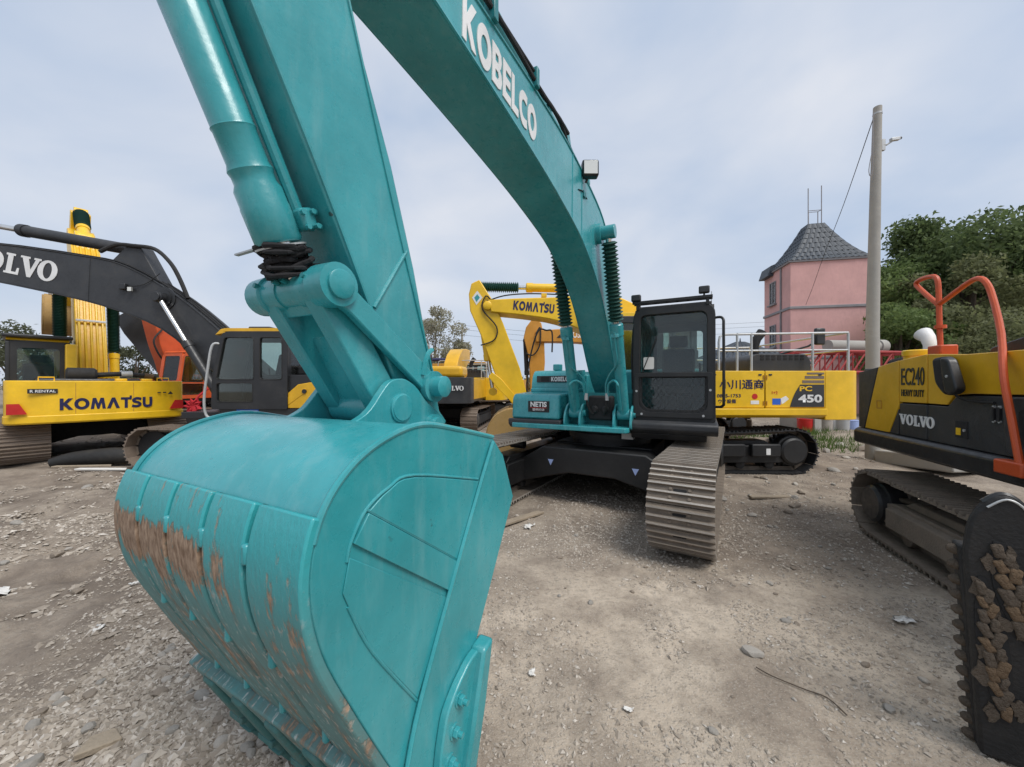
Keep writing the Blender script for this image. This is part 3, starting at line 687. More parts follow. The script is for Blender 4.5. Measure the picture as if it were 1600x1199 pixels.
    # boom rams with corrugated sleeves
    for s in (1, -1):
        y = s*.335
        c = ram(k, (.78, y*1.06, 1.30), (1.66, y, 3.58), .078, .54, 'teal', bellows=(.55, .955, 'sleeve'), name='boom_ram')
        d = Vector((.88, 0, 2.28)).normalized()
        q = lambda t, dx: (.78+d.x*t+dx*d.z, y, 1.30+d.z*t-dx*d.x)
        MB().tube([q(1.22, .10), q(1.0, .10), q(.80, .10), (1.02, y*.62, 1.86), (.96, y*.42, 1.72), (.93, y*.42, 1.56)], .013, 8, 4).build('pipe', 'teal', c)
        MB().tube([q(.12, .10), q(.40, .13), q(.52, .16), (1.05, y*.8, 1.78), (.99, y*.55, 1.72), (.93, y*.5, 1.56)], .017, 8, 5).build('pipe', 'teal', c)
        MB().tube([(.93, y*.45, 1.58), (.90, y*.4, 1.42), (.84, y*.25, 1.30), (.78, y*.15, 1.36)], .018, 8, 5).build('hose', 'rubber', c)
        MB().cyl((.93, y*.45, 1.50), (.93, y*.45, 1.60), .026, n=10).build('hose_fitting', 'galv', c)
        MB().cbox(q(1.16, .06), (.10, .10, .05)).build('pipe_clamp', 'teal', c, bevel=.008)
    # arm
    arm = [(4.66, 1.47), (4.60, 1.54), (4.66, 1.60), (4.85, 2.28), (4.99, 2.69), (5.16, 3.09), (5.30, 3.46), (5.52, 4.12), (5.72, 4.46), (5.92, 4.40), (6.10, 3.95), (5.90, 3.55), (5.56, 2.90), (5.40, 2.59), (5.11, 2.04), (4.96, 1.72), (4.90, 1.56), (4.82, 1.46)]
    ar = boom(k, arm, [], .155, 'teal', .01, 'arm')
    for a, b in (((5.60, 2.97), (5.02, 1.86)), ((5.26, 3.35), (4.70, 1.74))):
        for s in (1, -1): MB().tube([(a[0], s*.157, a[1]), ((a[0]+b[0])/2+.01*0, s*.157, (a[1]+b[1])/2+(.03 if a[0] > 5.5 else -.03)), (b[0], s*.157, b[1])], .007, 6, 4).build('weld_bead', 'teal', ar)
    MB().tube([(4.905, .156, 2.345), (5.09, .156, 2.055)], .009, 8).build('weld_bead', 'teal', ar)
    MB().cyl((5.55, -.26, 3.76), (5.55, .26, 3.76), .13, n=24).build('elbow_pin', 'teal', ar, bevel=.01)
    # arm ram on top of the boom
    ram(k, (2.55, 0, 4.30), (5.62, 0, 4.42), .085, .62, 'teal', name='arm_ram')
    MB().prism([(2.3, 4.05), (2.85, 4.06), (2.62, 4.38), (2.48, 4.38)], -.12, .12).build('ram_lug', 'teal', k, bevel=.01)
    # bucket ram in front of the arm
    p0, p1 = Vector((6.05, 0, 3.72)), Vector((5.31, 0, 2.09)); d = (p1-p0).normalized(); L = (p1-p0).length
    br = MB().lathe(p0, p1, [(0, .05), (.03, .064), (L-.54, .064), (L-.535, .067), (L-.528, .064), (L-.43, .064), (L-.41, .071), (L-.395, .066), (L-.37, .066), (L-.35, .076), (L-.30, .077), (L-.295, .079), (L-.185, .079), (L-.175, .072), (L-.173, .04)], 28).build('bucket_ram', 'teal', k)
    MB().cyl(p0+d*(L-.3), p1, .046, n=18).build('rod', 'chrome', br)
    MB().lathe(p0+d*(L-.165), p1, [(0, .03), (0, .086), (.006, .086), (.006, .03)], 24).build('wiper_ring', 'galv', br)
    MB().box((5.40, -.24, 2.235), (5.415, -.08, 2.241)).build('cable_tie', 'galv', br)
    up = Vector((d.z, 0, -d.x))*-1
    for yy, o in ((.055, .066), (-.03, .075)):
        MB().tube([p0+d*.15+up*-o+V(0, yy, 0), p0+d*(L*.5)+up*-o+V(0, yy, 0), p0+d*(L-.25)+up*-(o+.012)+V(0, yy, 0)], .020 if yy > 0 else .013, 10, 4).build('pipe', 'teal', br)
    fl = MB().cbox(p0+d*(L-.24)+up*-.085+V(0, .055, 0), (.06, .08, .075), Matrix.Rotation(math.atan2(d.x, d.z), 3, 'Y')).build('flange_block', 'teal', br, bevel=.012)
    for a in (-.02, .03):
        for yy in (.035, .085):
            q = p0+d*(L-.24+a)+up*-.112+V(0, yy, 0); MB().cyl(q, q+up*-.018, .010, n=6).build('bolt', 'teal', fl)
            q = p0+d*(L-.24+a)+up*-(.085-(.022 if yy < .05 else -.018))+V(0, .094, 0); MB().cyl(q, q+V(0, .015, 0), .010, n=6).build('bolt', 'teal', fl)
    # black rag tied round the rod
    w = MB(); cen = p0+d*(L-.118)
    for j in range(13):
        t = (j-6)*.0065; r0 = .066+.014*math.cos(j*.55)+random.uniform(-.008, .012); ph = random.uniform(0, 6)
        pts = []
        for a in range(19):
            an = a/18*2*math.pi
            rr = r0+.010*math.sin(3*an+ph)+.006*math.sin(7*an+ph)
            pts.append(cen+d*(t+.02*math.sin(an+ph))+up*(rr*math.cos(an))+V(0, rr*math.sin(an)*1.12, 0))
        w.tube(pts, [random.uniform(.006, .013) for _ in pts], 7)
    w.build('rag', 'cloth_black', br)
    # linkage: cross tube, H link, side links
    lk = MB().lathe((5.31, -.235, 2.09), (5.31, .235, 2.09), [(0, .05), (.004, .074), (.09, .077), (.095, .067), (.185, .067), (.185, .062), (.285, .062), (.285, .067), (.375, .067), (.38, .079), (.466, .077), (.47, .05)], 28).build('link_tube', 'teal', k)
    for s in (1, -1): MB().lathe((5.31, s*.235, 2.09), (5.31, s*.25, 2.09), [(0, .052), (.01, .052), (.014, .045)], 20).build('pin_cap', 'teal', lk)
    for yy in (-.15, .02):
        for j in range(2): MB().cyl((5.31+.06, yy+j*.12, 2.09+.02), (5.31+.082, yy+j*.12, 2.09+.025), .010, n=8).build('grease_nipple', 'teal_dark', lk)
    hl = MB()
    for s in (1, -1):
        hl.prism(rpoly([(5.365, 2.06), (5.25, 2.12), (4.955, 1.69), (4.93, 1.60), (5.0, 1.555), (5.075, 1.63)], .03, 3), s*.125-.04, s*.125+.04)
    hl.prism([(5.20, 1.93), (5.13, 1.95), (4.965, 1.69), (5.055, 1.65)], -.10, .10)
    hl.prism([(5.34, 2.05), (5.27, 2.09), (5.235, 2.04), (5.30, 1.995)], -.10, .10)
    hl = hl.build('bucket_link', 'teal', k, bevel=.014)
    MB().cyl((5.0, -.165, 1.636), (5.0, .165, 1.636), .075, n=24).build('link_boss', 'teal', hl, bevel=.012)
    for s in (1, -1):
        sd = MB().prism(rpoly([(5.315, 2.165), (5.24, 2.10), (4.735, 1.76), (4.735, 1.69), (4.80, 1.675), (5.27, 2.015), (5.345, 2.03)], .045, 4), s*.195-.018, s*.195+.018).build('side_link', 'teal', k, bevel=.006)
        MB().lathe((4.785, s*.20, 1.725), (4.785, s*.29, 1.725), [(0, .075), (.03, .075), (.03, .05), (.085, .05), (.09, .042)], 22).build('pin', 'teal', sd)
        MB().tube([(4.86, s*.215, 1.78), (4.84, s*.225, 1.87), (4.80, s*.22, 1.90)], .012, 6, 4).build('grease_line', 'teal', sd)
    return k
def teal_bucket(k):
    prof = [(4.78, 1.50), (5.05, 1.565), (5.24, 1.60), (5.40, 1.572), (5.52, 1.51), (5.60, 1.41), (5.632, 1.26), (5.60, 1.08), (5.50, .85), (5.38, .60), (5.27, .38)]
    sh = cat2(prof, 5); hw = .545
    def offs(p, d):
        o = []
        for i, a in enumerate(p):
            b, c = p[max(i-1, 0)], p[min(i+1, len(p)-1)]; tx, tz = c[0]-b[0], c[1]-b[1]; l = math.hypot(tx, tz) or 1
            o.append((a[0]-tz/l*d, a[1]+tx/l*d))
        return o
    inner = offs(sh, -.025)
    b = MB()
    n = len(sh)
    b.prism(sh+inner[::-1], -hw+.02, hw-.02); b = b.build('bucket', 'teal', k, bevel=.003)
    side = sh+[(5.22, .30), (5.10, .36), (4.965, .64), (4.60, 1.20), (4.70, 1.42)]
    for s in (1, -1):
        MB().prism(side, s*(hw-.022), s*hw).build('side_plate', 'teal', b, bevel=.004)
        Y = s*(hw+.006)
        # rim plate along the mouth, raised
        MB().prism([(4.80, 1.485), (4.895, 1.344), (5.057, 1.072), (5.26, .713), (5.33, .50), (5.25, .36), (5.12, .37), (4.975, .64), (4.61, 1.20), (4.71, 1.415)], s*(hw+.0005), s*(hw+.012)).build('rim_plate', 'teal', b, bevel=.003)
        beads = [[(4.80, 1.487), (4.892, 1.347), (5.057, 1.075), (5.262, .714), (5.33, .53)],
                 [(4.905, 1.348), (5.281, 1.447), (5.389, 1.433), (5.471, 1.392), (5.519, 1.322), (5.532, 1.276)],
                 [(5.471, 1.395), (5.049, 1.078)], [(5.528, 1.158), (5.449, .99), (5.27, .718)]]
        for j, p in enumerate(beads):
            r = .0085 if j == 0 else .005
            MB().tube([(a, s*(hw+(.012 if j == 0 else .001)), z) for a, z in cat2(p, 5)], r, 8).build('weld_bead', 'teal', b)
        # patch plates on the side, their edges give the lines seen on it
        MB().prism(cat2([(4.905, 1.340), (5.281, 1.440), (5.389, 1.427), (5.462, 1.388)], 4)+[(5.058, 1.085)], s*(hw+.0004), s*(hw+.007)).build('patch_plate', 'teal', b, bevel=.002)
        MB().prism([(5.466, 1.384), (5.515, 1.318), (5.105, .99), (5.055, 1.076)], s*(hw+.0004), s*(hw+.010)).build('patch_plate', 'teal', b, bevel=.002)
        MB().prism([(5.525, 1.285), (5.545, 1.20), (5.528, 1.158), (5.449, .99), (5.268, .722), (5.112, .97)], s*(hw+.0004), s*(hw+.005)).build('patch_plate', 'teal', b, bevel=.002)
        # rounded edge bead where shell meets side
        MB().tube([(a, s*(hw-.004), z) for a, z in offs(sh, .004)[:28]], .010, 8).build('edge_bead', 'teal', b)
        # side cutter with bolts
        ct = MB().prism(rpoly([(4.93, .70), (5.01, .70), (5.10, .655), (5.165, .60), (5.195, .50), (5.215, .37), (5.17, .29), (5.07, .31), (4.99, .50)], .03, 3), s*(hw+.012), s*(hw+.045)).build('side_cutter', 'teal', b, bevel=.008)
        MB().prism([(4.90, .72), (4.97, .71), (5.03, .52), (5.10, .30), (5.03, .28), (4.955, .5)], s*(hw+.008), s*(hw+.075)).build('cutter_edge', 'teal', ct, bevel=.012)
        for x, z in ((5.095, .605), (5.125, .515), (5.15, .43), (5.17, .35)):
            MB().cyl((x, s*(hw+.045), z), (x, s*(hw+.049), z), .026, n=16).build('washer', 'teal', ct)
            MB().cyl((x, s*(hw+.049), z), (x, s*(hw+.066), z), .019, n=6).build('bolt', 'teal', ct, bevel=.002)
            MB().cyl((x, s*(hw+.066), z), (x, s*(hw+.082), z), .010, n=10).build('bolt_end', 'teal', ct)
        # ears
        ear = rpoly([(5.36, 1.555), (5.26, 1.588), (5.17, 1.625), (5.11, 1.70), (5.06, 1.755), (4.98, 1.765), (4.90, 1.725), (4.84, 1.655), (4.74, 1.60), (4.70, 1.53), (4.74, 1.45), (5.0, 1.50), (5.25, 1.54)], .05, 3)
        e = MB().prism(ear, s*.20-.018, s*.20+.018).build('ear', 'teal', b, bevel=.004)
        MB().lathe((5.0, s*.218, 1.636), (5.0, s*.232, 1.636), [(0, .062), (.008, .062), (.010, .056), (.014, .054)], 26).build('pin', 'teal', e)
        MB().lathe((4.80, s*.218, 1.545), (4.80, s*.265, 1.545), [(0, .05), (.025, .05), (.025, .036), (.045, .034)], 22).build('pin', 'teal', e)
        MB().tube([(5.38, s*.22, 1.565), (5.26, s*.225, 1.592), (5.16, s*.225, 1.575)], .008, 6, 4).build('weld_bead', 'teal', e)
    # wear straps: five plates with gaps on the heel
    p = [q for q in sh if q[1] < 1.425 and q[0] > 5.25]; i0 = sh.index(p[0]); out_ = offs(sh, .028)[i0:i0+len(p)]; base = offs(sh, .001)[i0:i0+len(p)]
    # densify so the worn relief follows the curve
    ys = [-.549, -.345, -.135, .085, .312, .549]
    for j in range(5):
        a, c = ys[j]+(.0 if j == 0 else .011), ys[j+1]-(.0 if j == 4 else .011)
        MB().prism(out_+base[::-1], a, c).build('wear_plate', 'teal_worn', b, bevel=.006)
        if j < 4:
            gi = offs(sh, .004)[i0:i0+len(p)]; MB().prism(gi+base[::-1], ys[j+1]-.010, ys[j+1]+.010).build('gap_shade', 'gap_shade', b)  # dark strip in each gap, shade put into its colour
            for zt in (1.30, .98, .66):
                q = min(out_, key=lambda v: abs(v[1]-zt)); y = ys[j+1]
                MB().cbox((q[0]-.008, y, q[1]), (.022, .024, .055)).build('weld_lump', 'teal', b, bevel=.008)
    # lip with adapters and teeth
    lp = [(5.435, .565), (5.395, .585), (5.19, .20), (5.215, .165)]
    l = MB().prism(lp, -hw-.02, hw+.02).build('lip', 'teal_worn', b, bevel=.008)
    for j in range(5):
        y = -.44+.22*j
        MB().prism([(5.425, .52), (5.39, .54), (5.215, .22), (5.155, .13), (5.18, .11), (5.235, .14)], y-.042, y+.042).build('adapter', 'teal_dirty', l, bevel=.012)
        MB().prism([(5.285, .21), (5.235, .235), (5.06, -.005+.06), (5.075, .05)], y-.042, y+.042).build('tooth', 'teal_dirty', l, bevel=.012)
        MB().box((5.285, y-.05, .27), (5.315, y+.05, .295)).build('keeper', 'teal_dirty', l, bevel=.004)
def teal_cab(k):
    x0, x1, y0, y1, z0, z1 = -.92, .785, .48, 1.49, 1.235, 2.80
    lean = .10
    # base tray
    MB().prism([(-1.0, 1.06), (.84, 1.06), (.92, 1.12), (.92, 1.20), (.86, 1.235), (-1.0, 1.235)], .44, 1.53).build('cab_base', 'charcoal', k, bevel=.02)
    MB().prism([(.2, .98), (.80, .98), (.84, 1.06), (.2, 1.06)], .46, 1.40).build('step', 'frame_black', k, bevel=.01)
    # front frame, leaning back a little
    up = Vector((-lean, 0, z1-z0)).normalized(); hgt = (z1-z0)/up.z
    wd_ = y1-y0
    outer = rpoly(rect(0, 0, wd_, hgt), [.04, .04, .16, .16], 5)
    hole1 = rpoly(rect(.075, .645, wd_-.075, hgt-.085), [.02, .02, .11, .11], 5)
    hole2 = rpoly(rect(.10, .14, wd_-.10, .60), [.16, .16, .02, .02], 5)
    cab = plate('cab', [outer, hole1, hole2], .07, (0, 1, 0), up, (x1-.04, y0, z0), 'frame_black', k, .012)
    P = lambda a, b, d=0: Vector((x1-.04, y0, z0))+V(0, a, 0)+up*b+V(d, 0, 0)
    for hl, nm in ((hole1, 'windscreen'), (hole2, 'lower_window')):
        plate(nm, [[((a-.5)*1.03+.5, b) for a, b in hl]], .008, (0, 1, 0), up, (x1-.045, y0, z0), 'glass', cab)
    MB().tube([P(a, b, .036) for a, b in hole1+hole1[:1]], .013, 6).build('window_seal', 'rubber', cab)
    MB().tube([P(a, b, .036) for a, b in hole2+hole2[:1]], .013, 6).build('window_seal', 'rubber', cab)
    # lower guard: frame and expanded mesh
    gr = plate('guard_frame', [rpoly(rect(.02, .05, wd_-.02, .645), .03, 3), rpoly(rect(.075, .11, wd_-.075, .60), [.15, .15, .03, .03], 5)], .03, (0, 1, 0), up, (x1+.018, y0, z0), 'frame_black', cab, .004)
    m = MB(); st = .072
    for dr in (1, -1):
        for j in range(-24, 48):
            c0 = j*st; seg = []
            for t in np.linspace(0, 1, 40):
                b = .115+t*.48; a = c0+dr*(b-.115)*.75
                if .085 < a < wd_-.085: seg.append((a, b))
            if len(seg) > 2: m.tube([P(*seg[0], .058), P(*seg[-1], .058)], .0026, 4)
    m.build('guard_mesh', 'charcoal', gr)
    for a, b in ((.05, .40), (wd_-.05, .42), (.12, .085), (wd_-.13, .085)):
        MB().cyl(P(a, b, .074), P(a, b, .084), .016, n=10).build('bolt', 'galv', gr)
    # side walls
    prof = rpoly([(x0, z0), (x1-.08, z0), (x1-.08-lean, z1), (x0+.05, z1)], [.05, .02, .05, .12], 4)
    w1 = rpoly([(-.05, z0+.62), (x1-.22, z0+.62), (x1-.25, z1-.14), (-.05, z1-.14)], .07, 4)
    w1b = rpoly([(-.02, z0+.16), (x1-.2, z0+.16), (x1-.2, z0+.54), (-.02, z0+.54)], .07, 4)
    w2 = rpoly([(x0+.14, z0+.62), (-.16, z0+.62), (-.16, z1-.14), (x0+.16, z1-.14)], .07, 4)
    for y, nm in ((y1-.025, 'door'), (y0+.025, 'side_wall')):
        hs = [w1, w1b, w2] if nm == 'door' else [w1, w2]
        sw = plate(nm, [prof]+hs, .04, (1, 0, 0), (0, 0, 1), (0, y, 0), 'frame_black', cab, .004)
        for hh in hs: plate('side_window', [hh], .006, (1, 0, 0), (0, 0, 1), (0, y, 0), 'glass', cab)
    plate('rear_wall', [rpoly(rect(y0+.03, z0, y1-.03, z1), .06, 3), rpoly(rect(y0+.14, z0+.7, y1-.14, z1-.16), .06, 3)], .04, (0, 1, 0), (0, 0, 1), (x0+.04, 0, 0), 'frame_black', cab)
    plate('rear_window', [rpoly(rect(y0+.14, z0+.7, y1-.14, z1-.16), .06, 3)], .006, (0, 1, 0), (0, 0, 1), (x0+.04, 0, 0), 'glass_clear', cab)
    MB().prism(rpoly([(x0+.02, z1-.02), (x1-.14, z1-.02), (x1-.16, z1+.04), (x0+.1, z1+.06)], .03, 3), y0+.03, y1-.03).build('cab_roof', 'frame_black', cab, bevel=.03, seg=3)
    MB().box((x0+.1, y0+.05, z0-.001), (x1-.1, y1-.05, z0+.02)).build('floor', 'rubber', cab)
    # visor rack with lamps on the roof
    rk = MB(); zr = z1+.075; xf = x1-.10
    rk.box((xf-.16, y0-.02, zr), (xf-.12, y1-.02, zr+.035)); rk.box((xf, y0-.02, zr-.01), (xf+.03, y1-.02, zr+.03))
    for j in range(8): rk.box((xf-.14, y0+.02+j*.135, zr+.005), (xf+.02, y0+.035+j*.135, zr+.03))
    for j in (0, 1): rk.box((xf-.15, y0+.03+j*.88, z1+.02), (xf-.11, y0+.07+j*.88, zr+.01)); rk.box((xf-.01, y0+.03+j*.88, z1-.02), (xf+.02, y0+.07+j*.88, zr))
    rk = rk.build('visor_rack', 'frame_black', cab, bevel=.004)
    for y, zz in ((y0+.03, zr+.06), (y1-.12, zr+.085)):
        la = MB().box((xf-.03, y-.065, zz-.03), (xf+.05, y+.065, zz+.065)).build('work_lamp', 'black', rk, bevel=.018, seg=3)
        MB().box((xf+.049, y-.048, zz-.015), (xf+.053, y+.048, zz+.05)).build('lamp_lens', 'charcoal', la)
        MB().cyl((xf, y, zz-.06), (xf, y, zz-.02), .012, n=8).build('lamp_bracket', 'black', la)
    MB().cyl((xf-.3, y1-.03, zr-.02), (xf-.3, y1-.03, zr+.14), .006, n=6).build('aerial', 'galv', cab)
    # handrail and door furniture on the right of the cab as seen
    MB().tube([(x1-.10, y1+.0, z1-.20), (x1-.06, y1+.09, z1-.22), (x1-.03, y1+.10, z1-.40), (x1-.0, y1+.10, z0+.35), (x1-.02, y1+.09, z0+.22), (x1-.08, y1, z0+.20)], .017, 8, 5).build('handrail', 'frame_black', cab)
    for b in (1.30, .98):
        MB().cyl(P(wd_-.05, b, .036), P(wd_-.05, b, .046), .022, n=12).build('screw_cap', 'charcoal', cab)
    for zz in (z0+.25, z0+1.2): MB().box((-.10, y1+.0, zz), (-.02, y1+.03, zz+.12)).build('hinge', 'frame_black', cab, bevel=.006)
    MB().tube([P(-.015, .42, .01), P(-.03, .9, .02), P(-.01, 1.30, .02)], .012, 6).build('washer_pipe', 'black_soft', cab)
    # interior
    seat(cab, -.35, .98, 1.55)
    MB().box((-.6, .75, 1.25), (-.1, 1.22, 1.55)).build('seat_base', 'black_soft', cab, bevel=.02)
    for y in (.62, 1.30): MB().box((-.3, y-.10, 1.5), (.18, y+.10, 1.72)).build('console', 'seat', cab, bevel=.03)
    MB().box((.42, .56, 1.86), (.50, .70, 2.06)).build('monitor', 'black_soft', cab, bevel=.015)
    plate('sticker', [rpoly(rect(0, 0, .14, .17), .02, 3)], .002, (0, 1, 0), up, (x1-.075, y0+.13, 1.94), 'paper', cab)
    for y in (.86, 1.02): MB().tube([(.25, y, 1.26), (.32, y, 1.52), (.30, y, 1.62)], .012, 6, 3).build('travel_lever', 'black_soft', cab)
    MB().tube([P(.12, .66, .05), P(.30, 1.15, .05)], .007, 6).build('wiper', 'black_soft', cab)
ktx = teal_excavator(); teal_bucket(ktx); teal_cab(ktx)

# ---------------------------------------------------------------- the other machines
def cab_shell(root, x0, x1, y0, y1, z0, z1, mat, roof, lean=.16, glass='glass', sill=.58, inside=True):
    """cab of pillars and panels with real window openings and panes"""
    xf = x1-lean
    prof = rpoly([(x0, z0), (x1, z0), (x1-.01, z0+sill), (xf, z1), (x0, z1)], [.03, .06, .1, .18, .08], 4)
    d0 = x0+(x1-x0)*.40
    up_ = rpoly([(d0+.06, z0+sill+.02), (x1-.09, z0+sill+.02), (xf-.06, z1-.12), (d0+.06, z1-.12)], .06, 4)
    lo_ = rpoly([(d0+.08, z0+.14), (x1-.10, z0+.14), (x1-.10, z0+sill-.05), (d0+.08, z0+sill-.05)], .06, 4)
    re_ = rpoly([(x0+.10, z0+sill+.02), (d0-.06, z0+sill+.02), (d0-.06, z1-.12), (x0+.10, z1-.12)], .06, 4)
    c = plate('cab', [prof, up_, lo_, re_], .05, (1, 0, 0), (0, 0, 1), (0, y1-.025, 0), mat, root, .006)
    plate('side_wall', [prof, up_, re_], .05, (1, 0, 0), (0, 0, 1), (0, y0+.025, 0), mat, c, .006)
    for y in (y1-.025, y0+.025):
        for w in (up_, lo_, re_):
            if w is lo_ and y < (y0+y1)/2: continue
            plate('side_window', [w], .006, (1, 0, 0), (0, 0, 1), (0, y, 0), glass, c)
    for w in (up_, lo_, re_): MB().tube([(a, y1+.005, b) for a, b in w+w[:1]], .010, 5).build('window_seal', 'rubber', c)
    upv = Vector((-(lean-.01), 0, z1-z0-sill)).normalized(); hh = (z1-z0-sill)/upv.z
    plate('front_frame', [rect(y0+.05, 0, y1-.05, hh-.02), rpoly(rect(y0+.12, .06, y1-.12, hh-.12), .08, 4)], .04, (0, 1, 0), upv, (x1-.03, 0, z0+sill), mat, c)
    plate('windscreen', [rpoly(rect(y0+.12, .06, y1-.12, hh-.12), .08, 4)], .006, (0, 1, 0), upv, (x1-.03, 0, z0+sill), glass, c)
    plate('front_panel', [rect(y0+.05, z0, y1-.05, z0+sill), rpoly(rect(y0+.14, z0+.16, y1-.14, z0+sill-.06), .07, 4)], .04, (0, 1, 0), (0, 0, 1), (x1-.03, 0, 0), mat, c)
    plate('lower_window', [rpoly(rect(y0+.14, z0+.16, y1-.14, z0+sill-.06), .07, 4)], .006, (0, 1, 0), (0, 0, 1), (x1-.03, 0, 0), glass, c)
    plate('rear_wall', [rpoly(rect(y0+.05, z0, y1-.05, z1-.01), .04, 3), rpoly(rect(y0+.16, z0+sill+.06, y1-.16, z1-.18), .07, 4)], .04, (0, 1, 0), (0, 0, 1), (x0+.03, 0, 0), mat, c)
    plate('rear_window', [rpoly(rect(y0+.16, z0+sill+.06, y1-.16, z1-.18), .07, 4)], .006, (0, 1, 0), (0, 0, 1), (x0+.03, 0, 0), glass, c)
    MB().prism(rpoly([(x0+.02, z1), (xf-.02, z1), (xf-.08, z1+.07), (x0+.06, z1+.07)], .03, 3), y0, y1).build('cab_roof', roof, c, bevel=.03, seg=3)
    if inside:
        seat(c, x0+.62, (y0+y1)/2, z0+.36)
        MB().box((x0+.3, y0+.28, z0+.02), (x0+.9, y1-.28, z0+.36)).build('seat_base', 'black_soft', c)
    return c
def upper(root, x0, x1, hw, z0, z1, cwmat, sidemat, deckmat='black', cwx=None, r=.3, hood='black', hoodz=.18):
    cwx = cwx if cwx is not None else x0+.75
    MB().box((x0+.4, -hw+.06, z0+.02), (x1, hw-.06, z0+.16)).build('deck', deckmat, root, bevel=.01)
    cw = MB().prism(rpoly([(cwx, -hw), (x0+.12, -hw), (x0, -hw*.5), (x0, hw*.5), (x0+.12, hw), (cwx, hw)], [.02, r, .3, .3, r, .02], 6), z0, z1, 'z').build('counterweight', cwmat, root, bevel=.07, seg=4)
    for s in (1, -1):
        MB().box((cwx+.01, s*hw-.03 if s > 0 else -hw, z0+.12), (x1 if s < 0 else -.35, s*hw if s > 0 else -hw+.03, z1-.03)).build('side_panel', sidemat, root, bevel=.012)
    MB().box((cwx+.02, -hw+.04, z1-.10), (-.4, hw-.04, z1-.04)).build('hood_deck', sidemat, root, bevel=.01)
    MB().box((cwx+.1, -hw*.5, z1-.04), (cwx+1.3, hw*.7, z1+hoodz)).build('engine_hood', hood, root, bevel=.05, seg=3)
    return cw
def hoses(root, pts, r=.02, n=5, mat='rubber', name='hose'):
    return MB().tube(pts, r, 8, n).build(name, mat, root)

